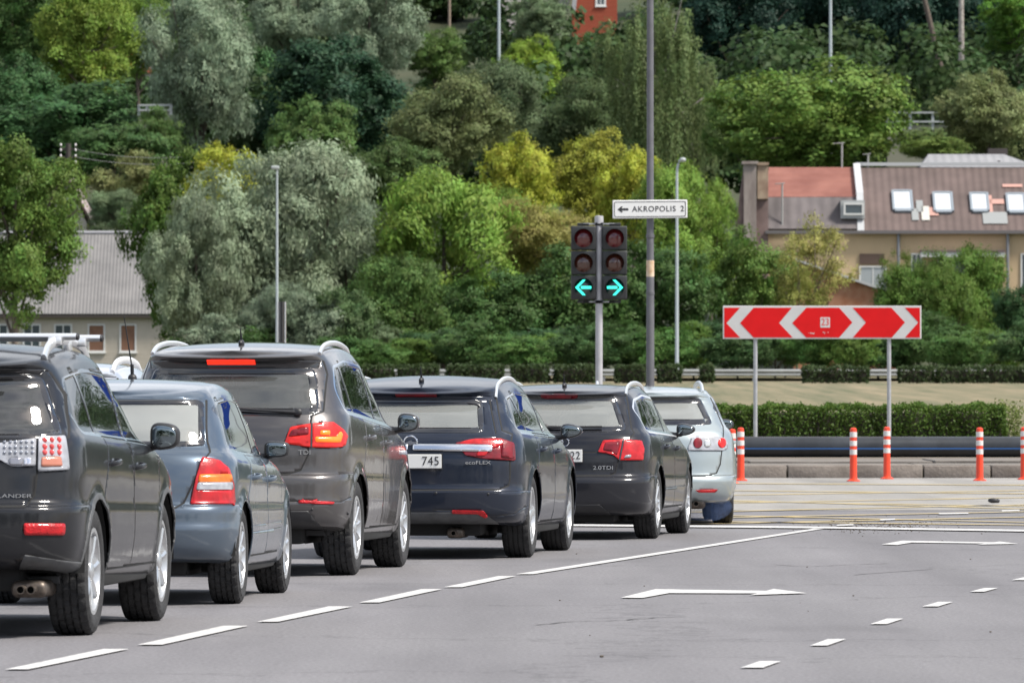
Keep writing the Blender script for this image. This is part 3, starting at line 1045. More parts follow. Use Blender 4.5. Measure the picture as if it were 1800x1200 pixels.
    obj('rear_bench', b, SEATM, root)
    for s in (-1, 1):
        b = bmesh.new()
        add_box(b, cx[1] - .16, cx[1] + .02, s * .37 - .24, s * .37 + .24, .48 + sh, 1.03 + sh, .07, 3)
        add_box(b, cx[1] - .12, cx[1] + .0, s * .37 - .13, s * .37 + .13, 1.08 + sh, 1.26 + sh, .045, 3)
        add_box(b, cx[1], cx[1] + .48, s * .37 - .24, s * .37 + .24, .36 + sh, .54 + sh, .05)
        for q in (-.05, .05): add_tube(b, [(cx[1] - .06, s * .37 + q, 1.0 + sh), (cx[1] - .06, s * .37 + q, 1.12 + sh)], .007, 6)
        obj('seat', b, SEATM, root)
    b = bmesh.new()
    add_box(b, cx[1] + .75, L - 1.1, -W * .78, W * .78, .55, .93 + sh * .6, .08, 3)
    add_box(b, .5, L - 1.2, -W * .8, W * .8, zf_, zf_ + .04)
    add_box(b, .25, cx[0] - .15, -W * .70, W * .70, .86 + sh * .8, .88 + sh * .8)
    obj('dashboard_and_floor', b, LINER, root)
    b = bmesh.new()
    Mx = Matrix.Translation((cx[1] + .55, .37, .95 + sh * .7)) @ Matrix.Rotation(R(-65), 4, 'Y')
    add_tube(b, [Mx @ Vector((.18 * math.cos(t), .18 * math.sin(t), 0)) for t in np.linspace(0, 2 * math.pi, 25)], .014, 8, cap=False)
    add_tube(b, [Mx @ Vector((-.17, 0, 0)), Mx @ Vector((.17, 0, 0))], .015, 6)
    add_tube(b, [Mx @ Vector((0, 0, 0)), Mx @ Vector((0, 0, -.3))], .03, 8)
    obj('steering_wheel', b, LINER, root)
    # ---- plate
    if C.get('plate'):
        uc, zc_, txt, al = C['plate']
        h = ray(bvh, uc, zc_, 0)
        x = h[0].x - .018
        b = bmesh.new(); add_box(b, x, x + .015, -uc - .26, -uc + .26, zc_ - .057, zc_ + .057, .004)
        pl = obj('licence_plate', b, PLATEW, root, smooth=False)
        b = bmesh.new(); add_box(b, x - .0015, x + .004, -uc + .222, -uc + .254, zc_ - .050, zc_ + .050)
        obj('plate_band', b, PLATEB, pl, smooth=False)
        t = text_mesh(txt, .100, .0008, 1.08, xs=.92)
        t.transform(Matrix.Rotation(R(90), 4, 'X')); t.transform(Matrix.Rotation(-R(90), 4, 'Z'))
        mnx = min(v.co.y for v in t.verts)
        t.transform(Matrix.Translation((x - .0022, -uc - .26 + al - mnx, zc_)))
        obj('plate_number', t, INK, pl, smooth=False)
        b = bmesh.new()
        fr = .008
        add_box(b, x + .004, x + .017, -uc - .268, -uc + .268, zc_ - .068, zc_ + .064, .003)
        obj('plate_holder', b, BLK, pl, smooth=False)
    for fn in C.get('post', []): fn(root, bvh, C, Q, H, belt)
    bm.free()
    return root
# ------------------------------------------------------------ the cars of the queue
def rbar(u, z0, z1, bow=0.0):
    return [(-u, z0 + bow * 0), (u, z0), (u, z1), (-u, z1)]

def roof_bar(root, bvh, C, Q, H, belt):
    """two cross bars clamped on the roof rails"""
    r0 = C['rails']
    for xb in (1.05, 1.95):
        b = bmesh.new()
        z = max(down(bvh, xb, s * r0['y0']).z for s in (-1, 1)) + r0['h'] + .018
        add_tube(b, [(xb, -.74, z + .014), (xb, .74, z + .014)], .026, 12, flat=(1.25, .75))
        for s in (-1, 1):
            add_box(b, xb - .05, xb + .05, s * r0['y0'] - .04, s * r0['y0'] + .04, z - .035, z + .01, .01)
            add_ball(b, (xb, s * .745, z + .014), .034, .012, .022, mi=1)
        obj('roof_bar', b, [SATIN, BLK], root)

def led_dots(px_list, m, r=.010):
    def fn(root, bvh, C, Q, H, belt):
        a = C['info'][2]
        lamps = [o for o in root.children if o.name.split('.')[0] == 'tail_light']
        for s in (1, -1):
            b = bmesh.new()
            for px, py in px_list:
                u, z = Q(px, py); h = ray(bvh, u, z, a, s)
                if h: add_ball(b, tuple(h[0] + h[1] * .014), r * .5, r, r, 10, 8)
            o = obj('lamp_cell', b, m, root)
            cy = -s
            for l in lamps:
                if l.data.vertices and l.data.vertices[0].co.y * cy > 0: o.parent = l; break
    return fn

def ring_badge(px, py, rads, name='badge', bolt=False):
    def fn(root, bvh, C, Q, H, belt):
        u, z = Q(px, py); h = ray(bvh, u, z, C['info'][2])
        if not h: return
        b = bmesh.new()
        for dy, r, t in rads:
            c = h[0] + Vector((-.012, -dy, 0))
            add_tube(b, [c + Vector((0, r * math.cos(a), r * math.sin(a))) for a in np.linspace(0, 2 * math.pi, 33)], t, 8, cap=False)
            if bolt:
                P_ = [(r * 1.18, .006), (r * .25, .010), (r * .10, .022), (-r * 1.18, -.006), (-r * .25, -.010), (-r * .10, -.022)]
                add_prism(b, [(-p[0], p[1]) for p in P_], c.x - .004, c.x + .006, 'yz', M=Matrix.Translation((0, c.y, c.z)))
        obj(name, b, CHROME, root)
    return fn

def text_at(px, py, txt, size, xs=1.0, sp=1.0, name='badge', m=None):
    def fn(root, bvh, C, Q, H, belt):
        u, z = Q(px, py); a = C['info'][2]; h = ray(bvh, u, z, a)
        if h: badge(txt, root, bvh, -h[0].y, z, 0, size, m, name, xs=xs, spacing=sp)
    return fn

def sensor_dots(pts):
    def fn(root, bvh, C, Q, H, belt):
        a = C['info'][2]
        for px, py in pts:
            u, z = Q(px, py); h = ray(bvh, u, z, a)
            if not h: continue
            b = bmesh.new(); add_ball(b, tuple(h[0]), .006, .012, .012, 12, 8)
            obj('parking_sensor', b, BLK, root)
    return fn

P_OUT = paint('black_paint', (0.014, 0.015, 0.018), flake=.1, rough=.35, dust=.18, coat=.65)
P_AST = paint('blue_grey_paint', (0.078, 0.104, 0.138), flake=.45, rough=.30, dust=.22)
P_TIG = paint('pepper_grey_paint', (0.075, 0.071, 0.072), flake=.45, rough=.33, dust=.18)
P_INS = paint('dark_carbon_paint', (0.014, 0.019, 0.032), flake=.15, rough=.32, dust=.14, coat=.65)
P_AUD = paint('near_black_paint', (0.016, 0.017, 0.022), flake=.12, rough=.32, dust=.14, coat=.65)
P_MAZ = paint('silver_green_paint', (0.33, 0.375, 0.385), flake=.55, rough=.33, dust=.15)
P_HID = paint('pale_silver_paint', (0.50, 0.53, 0.58), flake=.55, rough=.33, dust=.15)

cars = []
cars.append(dict(name='suv_car', label='black high-riding car with roof bars, cut off by the left edge',
    scale_px=(169, 1115), head=5.65, tw=.235, R=.36, L=4.64, W=.905, ro=.90, wb=2.67, rim=.235, spokes='seven', chunky=True, inset=.03,
    K=[(.34,.24,.05,.78,.16,.40,3,4.40,0),(.37,.27,.05,.85,.08,.45,3,4.55,0),(.48,.40,0,.885,.02,.5,3,4.62,0),(.60,.55,0,.90,0,.5,3,4.64,0),(.725,.64,0,.902,.005,.5,3,4.62,0),(.765,.68,0,.895,.07,.5,3,4.6,0),(.93,.80,0,.897,.10,.5,3,4.5,0),(1.08,.92,0,.887,.13,.5,3,4.2,0),
       (1.15,1.0,0,.862,.16,.5,3,3.75,0),(1.17,1.03,0,.842,.18,.5,3,3.55,0),(1.30,1.25,0,.785,.26,.48,3,3.1,.03),(1.43,1.42,0,.715,.36,.42,3,2.75,.085),(1.475,1.47,0,.69,.34,.4,3,2.7,.09),(1.515,1.51,0,.65,.29,.4,3,2.65,.09),(1.54,1.535,0,.58,.36,.4,3,2.6,.09)],
    belt=8, gtop=11, crown=.03, paint=P_OUT, bump_z=.74, sill=.36, under=.26,
    lower=[(0,.34),(.52,.34),(.60,.47),(.98,.40),(.98,.20),(0,.20)], lower_mat=GREYPL,
    door=(1.32, 2.22, 3.28), dtop=(.95, .04), apil=(2.62, 3.45), arch=.05,
    dlo=[(.70,.03),(.52,.45),(.70,.96),(1.4,1.0),(2.4,1.0),(2.75,.93),(3.15,.45),(3.42,.02)], chrome_belt=False,
    panes=[(None,((1.12,1.05))),(((1.17,1.10)),((2.14,2.16))),(((2.24,2.26)),None)],
    ws=(1.03,1.46,.72,.60), sglass=GL, rglass=GLD,
    gate=[(0,1.50),(.66,1.49),(.74,1.36),(.80,1.12),(.66,1.09),(.655,.95),(.64,.80),(.60,.74),(0,.735)],
    rwin=None, rwin_px=[(66,660),(78,665),(108,752),(110,765),(60,772)], frit=.03, rw_r=.03,
    center=[('spoiler_trim', [(-.62,1.475),(.62,1.475),(.64,1.505),(-.64,1.505)], BLKG, -.002)],
    patches=[('tail_light', [(67,769),(114,767),(119,800),(121,826),(66,829)], L_CLR, .012, None),
             ('lamp_panel', [(-40,786),(0,779),(63,771),(62,819),(20,820),(0,808),(-40,800)], L_CLR, .010, None),
             ('lamp_segment', [(72,804),(105,803),(108,820),(71,821)], mat('smoked_amber', (.45,.16,.10), rough=.2, coat=1), .016, None),
             ('lamp_segment', [(42,805),(53,804),(54,818),(42,819)], mat('white_reflector', (.8,.8,.85), rough=.1, metal=.8), .014, None),
             ('lamp_segment', [(15,805),(40,805),(40,818),(16,818)], mat('grey_reflector', (.30,.30,.33), rough=.2, metal=.6), .014, None),
             ('reflector', [(41,919),(113,920),(114,928),(112,941),(42,940)], REFL, .008, None)],
    handles=(1.45, 2.38), handle_drop=.13, mirror=(3.12, 1.10, .175, .17), mirror_mat=BLK, mirror_e=.6,
    exhaust=[(-.60,.275,.024,2,.10)], rails=dict(x0=.62, x1=2.75, y0=.62, y1=.58, h=.055, r=.030, flat=(.6,1.1), posts=[1.6]),
    cladding=.035, clad=GREYPL,
    cabin=(1.35,2.35), seat_z=.12,
    post=[roof_bar, led_dots([(x, y) for y in (775, 786, 796) for x in (77, 89, 102)], L_PINK, .016),
          led_dots([(x, y) for y in (778, 787, 796) for x in (8, 18, 27, 37, 46, 56)], mat('lamp_dot_grey', (.35,.37,.42), rough=.2, metal=.5), .009),
          text_at(8, 872, 'OUTLANDER', .030, 1.7)]))

cars.append(dict(name='hatchback_car', label='blue-grey hatchback with tall red and amber tail lights beside the black high-riding car',
    scale_px=(428, 1060), head=4.6, tw=.205, R=.315, L=4.11, W=.855, ro=.72, wb=2.606, rim=.205, spokes='cover', chunky=True, inset=.02,
    K=[(.24,.19,.04,.76,.16,.42,3,3.9,0),(.27,.22,.04,.81,.07,.45,3,4.0,0),(.40,.36,0,.845,.01,.5,3,4.09,0),(.505,.46,0,.855,0,.5,3,4.11,0),(.52,.475,0,.855,.012,.5,3,4.11,0),(.62,.56,0,.855,.02,.5,3,4.08,0),(.66,.60,0,.850,.06,.5,3,4.05,0),(.80,.70,0,.850,.08,.5,3,3.9,0),(.92,.80,0,.838,.11,.5,3,3.5,0),
       (.985,.87,0,.80,.15,.5,3,3.2,0),(1.01,.89,0,.775,.19,.5,3,3.05,0),(1.14,1.08,0,.72,.28,.45,2.9,2.75,.02),(1.28,1.25,0,.645,.42,.42,2.8,2.4,.07),(1.315,1.29,0,.62,.44,.4,2.8,2.35,.08),(1.345,1.32,0,.575,.47,.4,2.8,2.3,.085),(1.36,1.335,0,.50,.52,.4,2.8,2.25,.085)],
    belt=9, gtop=12, crown=.02, paint=P_AST, bump_z=.645, sill=.30, under=.19,
    door=(1.17, 1.98, 2.86), dtop=(.80,.03), apil=(2.2,3.0), arch=.035,
    dlo=[(.86,.03),(.62,.88),(.80,.98),(1.5,1.0),(2.0,.98),(2.35,.85),(2.7,.42),(2.95,.02)],
    panes=[(None,((1.86,1.78))),(((1.95,1.87)),None)],
    ws=(.93,1.30,.66,.52), rglass=glass_mat('bright_rear_glass',(.85,.92,.88),1.0,2.1,haze=.42),
    gate=[(0,1.345),(.60,1.32),(.64,1.05),(.665,.985),(.64,.93),(.52,.66),(.47,.63),(0,.625)],
    rwin=None, rwin_px=[(350,702),(361,708),(362,784),(340,785)], frit=.035, rw_r=.04,
    patches=[('tail_light', [(355,804),(385,810),(402,824),(410,850),(413,886),(334,886),(344,840)], L_RED, .012, None),
             ('lamp_segment', [(350,834),(405,834),(407,848),(347,848)], L_AMB, .016, None),
             ('lamp_segment', [(347,848),(407,848),(408,861),(344,861)], L_CLR, .016, None)],
    handles=(1.30,2.12), handle_drop=.13, mirror=(2.66,.975,.17,.115), mirror_mat=BLK, mirror_e=.55, mir_taper=.15,
    exhaust=[(-.25,.22,.03,1,.10)], aerial=(1.55,.42,'whip'), cabin=(1.15,2.0), seat_z=-.02, rub=(1.12,2.83,.455,.50), clad=P_AST,
    side_lines=[], post=[]))

cars.append(dict(name='suv_car', label='brownish-grey high-riding car with its brake lights lit and silver roof rails',
    scale_px=(630, 1010), head=6.9, tw=.235, R=.355, L=4.43, W=.905, ro=.85, wb=2.604, rim=.225, spokes='ten', chunky=True, inset=.02,
    K=[(.30,.22,.06,.78,.16,.42,3,4.25,0),(.34,.26,.05,.85,.07,.45,3,4.36,0),(.46,.40,0,.89,.015,.5,3,4.42,0),(.545,.50,0,.900,0,.5,3,4.43,0),(.565,.52,0,.902,.008,.5,3,4.43,0),(.735,.66,0,.905,.02,.5,3,4.40,0),(.765,.69,0,.903,.05,.5,3,4.38,0),(.95,.80,0,.905,.065,.5,3,4.3,0),(1.10,.92,0,.897,.10,.5,3,4.1,0),
       (1.235,1.00,0,.865,.17,.5,3,3.6,0),(1.26,1.03,0,.845,.19,.5,3,3.45,0),(1.40,1.26,0,.785,.28,.48,3,3.05,.02),(1.54,1.47,0,.715,.38,.42,3,2.75,.075),(1.58,1.51,0,.69,.37,.4,3,2.7,.08),(1.625,1.555,0,.655,.31,.4,3,2.65,.085),(1.65,1.58,0,.585,.37,.4,3,2.6,.085)],
    belt=9, gtop=12, crown=.03, paint=P_TIG, bump_z=.76, sill=.34, under=.24,
    lower=[(0,.50),(.62,.49),(.70,.36),(.72,.2),(0,.2)], lower_mat=BLK,
    door=(1.25,2.10,3.12), dtop=(.98,.03), apil=(2.5,3.3), arch=.05,
    dlo=[(.60,.03),(.56,.5),(.74,.95),(1.3,1.0),(2.3,1.0),(2.62,.92),(3.0,.42),(3.27,.02)], chrome_dlo=True,
    panes=[(None,((.93,.93))),(((.99,.99)),((2.02,2.02))),(((2.10,2.10)),None)],
    ws=(1.06,1.50,.72,.60),
    gate=[(0,1.61),(.655,1.60),(.69,1.50),(.70,1.22),(.625,1.19),(.615,1.0),(.61,.90),(.56,.79),(.46,.76),(0,.755)],
    rwin=None, rwin_px=[(553,646),(560,690),(561,712),(555,727),(540,729)], frit=.05, rw_r=.05,
    center=[('spoiler_trim', [(-.63,1.545),(.63,1.545),(.645,1.60),(-.645,1.60)], BLKG, -.001),
            ('brake_light', [(-.18,1.572),(.18,1.572),(.18,1.606),(-.18,1.606)], lens_mat('lit_bar',(.7,.03,.02),emit=(1,.03,.01),es=.9), .006)],
    rear_lines=[([(500,880),(600,882),(618,874)], .006)],
    patches=[('tail_light', [(510,751),(545,745),(585,742),(604,756),(611,766),(606,784),(590,787),(547,786),(500,779)], L_LIT, .012, None),
             ('lamp_segment', [(553,768),(590,768),(597,758),(601,764),(597,778),(554,777)], L_HOT, .017, None),
             ('lamp_segment', [(562,757),(579,757),(579,765),(562,765)], L_HOT, .017, None),
             ('lamp_segment', [(546,744),(549,744),(548,787),(545,787)], BLKG, .014, None),
             ('lamp_segment', [(513,756),(542,751),(542,764),(507,767)], L_DRED, .016, None),
             ('reflector', [(524,878),(588,882),(586,886),(524,884)], REFL, .006, None)],
    handles=(1.40,2.28), handle_drop=.135, mirror=(2.98,1.12,.17,.155), mirror_mat=P_TIG, mirror_e=.68,
    rails=dict(x0=.58, x1=2.75, y0=.63, y1=.59, h=.032, r=.022, flat=(.7,1.0)), aerial=(.85,.12,'fin'),
    exhaust=[], cabin=(1.35,2.30), seat_z=.16, wiper=((.52,1.205),(-.1,1.24)), 
    post=[text_at(535, 795, 'TDI', .048, 1.25), sensor_dots([(548,895),(612,903)])]))

cars.append(dict(name='estate_car', label='dark blue-black estate car with a chrome strip across its tailgate, plate ending 745',
    scale_px=(938, 979), head=6.75, tw=.235, R=.345, L=4.91, W=.925, ro=1.0, wb=2.737, rim=.225, spokes='five', chunky=False, inset=.02,
    K=[(.26,.20,.03,.80,.14,.45,3,4.65,0),(.29,.23,.03,.87,.06,.5,3,4.8,0),(.40,.36,0,.912,.01,.5,3,4.88,0),(.545,.5,0,.925,0,.5,3,4.91,0),(.565,.52,0,.925,.03,.5,3,4.9,0),(.60,.54,0,.925,.05,.5,3,4.88,0),(.78,.70,0,.925,.055,.5,3,4.8,0),(.90,.80,0,.915,.08,.5,3,4.5,0),(.985,.87,0,.893,.12,.5,3,4.1,0),
       (1.045,.935,0,.86,.18,.5,3,3.95,0),(1.065,.96,0,.84,.20,.5,3,3.7,0),(1.19,1.15,0,.77,.34,.48,3,3.2,.03),(1.29,1.28,0,.695,.47,.45,3,2.85,.085),(1.32,1.31,0,.67,.46,.45,3,2.8,.095),(1.35,1.34,0,.63,.41,.45,3,2.75,.105),(1.37,1.36,0,.56,.46,.45,3,2.7,.105)],
    belt=9, gtop=12, crown=.03, paint=P_INS, bump_z=.555, sill=.28, under=.19,
    lower=[(0,.385),(.60,.385),(.70,.30),(.72,.15),(0,.15)], lower_mat=GREYPL,
    door=(1.42,2.40,3.42), dtop=(1.1,.02), apil=(2.6,3.62), arch=.04,
    dlo=[(.62,.03),(.55,.6),(.78,.96),(1.4,1.0),(2.4,1.0),(2.8,.88),(3.2,.45),(3.58,.02)], chrome_belt=True,
    panes=[(None,((1.13,1.03))),(((1.20,1.10)),((2.30,2.26))),(((2.40,2.36)),None)],
    ws=(.99,1.34,.74,.58), rglass=glass_mat('clear_rear_glass',(.80,.86,.83),1.0,1.9,haze=.30),
    gate=[(0,1.335),(.63,1.325),(.72,1.05),(.80,1.02),(.80,.99),(.80,.66),(.79,.60),(.72,.57),(0,.565)],
    rwin=None, rwin_px=[(838,702),(850,706),(852,758),(838,761)], frit=.045, rw_r=.03,
    center=[('brake_light', [(-.17,1.325),(.17,1.325),(.17,1.347),(-.17,1.347)], L_DRED, .004)],
    rear_lines=[([(862,704),(872,762)], .012), ([(760,896),(850,898)], .006), ([(690,905),(870,908),(905,903),(935,890)], .004)],
    patches=[('tail_light', [(800,779),(830,772),(880,771),(903,779),(905,794),(905,810),(850,806),(818,800)], L_DRED, .010, None),
             ('lamp_segment', [(815,776),(835,772),(875,772),(893,778),(860,790),(852,802),(836,801),(846,786),(806,781)], L_RED, .014, None),
             ('lamp_segment', [(884,774),(901,780),(903,806),(880,804)], L_DRED, .016, None),
             ('chrome_strip', [(726,781),(858,782),(865,785),(864,794),(726,792)], CHROME, .016, None),
             ('reflector', [(794,896),(850,897),(858,908),(852,910),(840,903),(794,902)], REFL, .006, None)],
    handles=(1.58,2.62), handle_drop=.12, mirror=(3.18,1.02,.19,.135), mirror_mat=P_INS, mirror_e=.7, mir_taper=.5,
    rails=dict(x0=.66, x1=3.0, y0=.63, y1=.59, h=.020, r=.016, flat=(.9,1.3)), aerial=(.78,.12,'fin'),
    plate=(0.0,.80,'745',.022), cabin=(1.6,2.6), seat_z=-.03, exhaust=[(-.35,.215,.022,1,.07)],
    post=[ring_badge(722, 778, [(0, .055, .0075)], bolt=True), text_at(840, 813, 'ecoFLEX', .040, 1.45), sensor_dots([(766,866),(858,868)])]))

cars.append(dict(name='estate_car', label='black estate car with arched silver roof rails, plate ending 22',
    scale_px=(1158, 946), head=7.3, tw=.215, R=.325, L=4.586, W=.886, ro=.98, wb=2.648, rim=.215, spokes='twin', chunky=False, inset=.02,
    K=[(.20,.18,.03,.76,.14,.45,3,4.35,0),(.23,.21,.03,.83,.06,.5,3,4.48,0),(.36,.34,0,.875,.01,.5,3,4.56,0),(.54,.5,0,.886,0,.5,3,4.58,0),(.575,.52,0,.886,.025,.5,3,4.58,0),(.605,.54,0,.882,.06,.5,3,4.55,0),(.75,.68,0,.882,.07,.5,3,4.45,0),(.88,.78,0,.872,.10,.5,3,4.2,0),(.955,.84,0,.85,.13,.5,3,3.9,0),
       (1.005,.90,0,.82,.18,.5,3,3.7,0),(1.025,.92,0,.80,.20,.5,3,3.5,0),(1.15,1.10,0,.735,.32,.46,3,3.05,.02),(1.265,1.25,0,.665,.45,.42,3,2.7,.06),(1.30,1.285,0,.635,.46,.42,3,2.65,.065),(1.335,1.32,0,.59,.42,.42,3,2.6,.07),(1.35,1.335,0,.52,.46,.42,3,2.55,.07)],
    belt=9, gtop=12, crown=.02, paint=P_AUD, bump_z=.585, sill=.28, under=.16,
    lower=[(0,.33),(.42,.33),(.50,.26),(.52,.15),(0,.15)], lower_mat=BLK,
    door=(1.36,2.22,3.2), dtop=(1.05,.02), apil=(2.5,3.4), arch=.035,
    dlo=[(.68,.03),(.60,.7),(.76,.96),(1.4,1.0),(2.3,1.0),(2.62,.90),(3.0,.45),(3.35,.02)], chrome_dlo=True, trimmat=SATIN,
    panes=[(None,((1.06,1.02))),(((1.12,1.08)),((2.14,2.12))),(((2.23,2.21)),None)],
    ws=(.95,1.28,.70,.55), rglass=glass_mat('pale_rear_glass',(.78,.85,.82),1.0,1.9,haze=.32),
    gate=[(0,1.335),(.60,1.32),(.68,1.02),(.71,.985),(.68,.93),(.58,.72),(.56,.62),(.52,.595),(0,.592)],
    rwin=None, rwin_px=[(1076,696),(1084,702),(1100,750),(1097,756),(1080,758)], frit=.045, rw_r=.04,
    center=[('brake_light', [(-.17,1.312),(.17,1.312),(.17,1.332),(-.17,1.332)], L_DRED, .004)],
    rear_lines=[([(1120,799),(1134,803)], .005), ([(975,795),(1052,795)], .008)],
    patches=[('tail_light', [(1060,774),(1098,772),(1128,775),(1132,790),(1130,809),(1089,809),(1078,799),(1051,794)], L_RED, .010, None),
             ('lamp_segment', [(1094,773),(1097,773),(1090,809),(1087,809)], BLKG, .012, None),
             ('lamp_segment', [(1064,778),(1090,776),(1084,800),(1078,794),(1060,791)], L_DRED, .014, None),
             ('lamp_segment', [(1099,800),(1109,799),(1108,804),(1096,805)], L_CLR, .016, None)],
    handles=(1.52,2.42), handle_drop=.12, mirror=(3.02,.99,.18,.13), mirror_mat=P_AUD, mirror_e=.7, mir_taper=.5,
    rails=dict(x0=.68, x1=2.8, y0=.59, y1=.56, h=.038, r=.018, flat=(.8,1.2)), aerial=(.85,.11,'fin'),
    plate=(0.0,.775,'22',.02), cabin=(1.5,2.45), seat_z=-.06, wiper=((-.1,1.02),(.42,1.025)), rub=(1.35,3.15,.46,.475), clad=P_AUD,
    post=[ring_badge(962, 777, [(.055*k, .036, .0045) for k in range(4)]), text_at(1060, 822, '2.0TDI', .050, 1.35)]))

cars.append(dict(name='estate_car', label='silver-green estate car at the head of the queue with round lamps in clear tail lights',
    scale_px=(1288, 920), head=-0.6, tw=.215, R=.325, L=4.70, W=.89, ro=1.05, wb=2.675, rim=.21, spokes='seven', chunky=False, inset=.03,
    K=[(.20,.18,.03,.74,.16,.50,2.8,4.4,0),(.24,.21,.03,.82,.07,.5,2.8,4.55,0),(.36,.34,0,.872,.01,.55,2.8,4.66,0),(.46,.44,0,.888,0,.55,2.8,4.70,0),(.49,.46,0,.888,.02,.55,2.8,4.7,0),(.52,.48,0,.888,.04,.55,2.8,4.68,0),(.70,.64,0,.886,.06,.55,2.8,4.55,0),(.86,.76,0,.872,.09,.55,2.8,4.3,0),(.94,.83,0,.85,.13,.55,2.8,4.0,0),
       (.99,.89,0,.82,.18,.55,2.8,3.8,0),(1.01,.91,0,.80,.20,.55,2.8,3.6,0),(1.14,1.09,0,.735,.34,.5,2.8,3.1,.02),(1.25,1.23,0,.665,.48,.45,2.8,2.75,.06),(1.28,1.265,0,.635,.49,.42,3,2.7,.065),(1.315,1.30,0,.59,.45,.42,3,2.65,.07),(1.33,1.315,0,.52,.48,.42,3,2.6,.07)],
    belt=9, gtop=12, crown=.02, paint=P_MAZ, bump_z=.505, sill=.28, under=.17,
    door=(1.42,2.30,3.3), dtop=(1.1,.02), apil=(2.6,3.5), arch=.035,
    dlo=[(.70,.03),(.58,.7),(.76,.96),(1.4,1.0),(2.4,1.0),(2.7,.90),(3.1,.45),(3.45,.02)],
    panes=[(None,((1.10,1.05))),(((1.16,1.11)),((2.22,2.20))),(((2.31,2.29)),None)],
    ws=(.94,1.26,.70,.55), rglass=glass_mat('sheen_rear_glass',(.78,.85,.82),1.0,2.0,haze=.38),
    gate=[(0,1.31),(.62,1.30),(.74,1.0),(.735,.90),(.70,.62),(.66,.53),(.58,.505),(0,.50)],
    rwin=None, rwin_px=[(1224,698),(1233,702),(1254,746),(1225,747)], frit=.06, rw_r=.05,
    patches=[('tail_light', [(1218,768),(1254,767),(1272,770),(1279,780),(1278,789),(1270,792),(1209,791),(1210,784)], L_CLR, .012, None),
             ('lamp_segment', [(1218+8*math.cos(t)+8, 779+9*math.sin(t)) for t in np.linspace(0,2*math.pi,17)[:-1]], L_DRED, .018, None),
             ('lamp_segment', [(1268+7*math.cos(t), 779+8.5*math.sin(t)) for t in np.linspace(0,2*math.pi,17)[:-1]], L_LIT, .018, None),
             ('lamp_segment', [(1243+6*math.cos(t), 779+7.5*math.sin(t)) for t in np.linspace(0,2*math.pi,17)[:-1]], mat('lamp_bowl',(.62,.62,.6),rough=.15,metal=.7), .018, None),
             ('reflector', [(1222,861),(1262,860),(1258,865),(1228,865)], REFL, .006, None)],
    rear_lines=[([(1255,768),(1255,790)], .010)],
    handles=(1.58,2.5), handle_drop=.12, mirror=(3.1,1.0,.18,.13), mirror_mat=BLK, mirror_e=.6, mir_taper=.3,
    rails=dict(x0=.75, x1=2.8, y0=.54, y1=.50, h=.05, r=.022, flat=(.8,1.3)), exhaust=[(-.45,.22,.028,1,.10)],
    cabin=(1.5,2.45), seat_z=-.06, aerial=(2.1,.06,'fin'), side_lines=[], post=[]))

hid = dict(cars[2])
hid.update(name='estate_car', label='pale silver car mostly hidden, its white roof rail showing over the blue-grey hatchback',
    scale_px=(262, 975), head=5.5, paint=P_HID, center=[], patches=[], post=[], rear_lines=[], mirror_mat=P_HID,
    K=[tuple([r[0] * .925, r[1] * .925, r[2] * .9] + list(r[3:])) for r in cars[2]['K']],
    rails=dict(x0=.55, x1=2.75, y0=.62, y1=.58, h=.05, r=.024, flat=(.8,1.3), m=mat('white_rail', (.80,.81,.83), rough=.3, metal=.3)), aerial=None, wiper=None,
    lower=None, bump_z=.70, gate=[(u, z * .925) for u, z in cars[2]['gate']], rwin=[(.60,1.44),(.66,1.40),(.69,1.15),(.62,1.12)],
    ws=(.98,1.38,.72,.60), seat_z=.05)
hid.pop('rwin_px')
cars.append(hid)
import time as _t
for C in cars:
    _t0 = _t.time(); car(C); print('  built in %.1f s' % (_t.time() - _t0))
# ------------------------------------------------------------ terrain, road, markings
def gz(Y, X=0.0):
    z = float(np.interp(Y, [-500, 119.0, 119.25, 131, 146, 160, 300, 345, 405, 425, 520, 620, 760, 950, 1400], [-.03, -.03, .10, .17, .22, .45, 1.6, 1.9, 1.9, 4.5, 14, 26, 48, 80, 110]))
    if Y > 405 and X > 60: z = 2 + (z - 2) * max(.12, 1 - (X - 60) / 110)
    if Y > 420: z += 1.5 * math.sin(X * .05 + Y * .03) * min(1, (Y - 420) / 100)
    return z

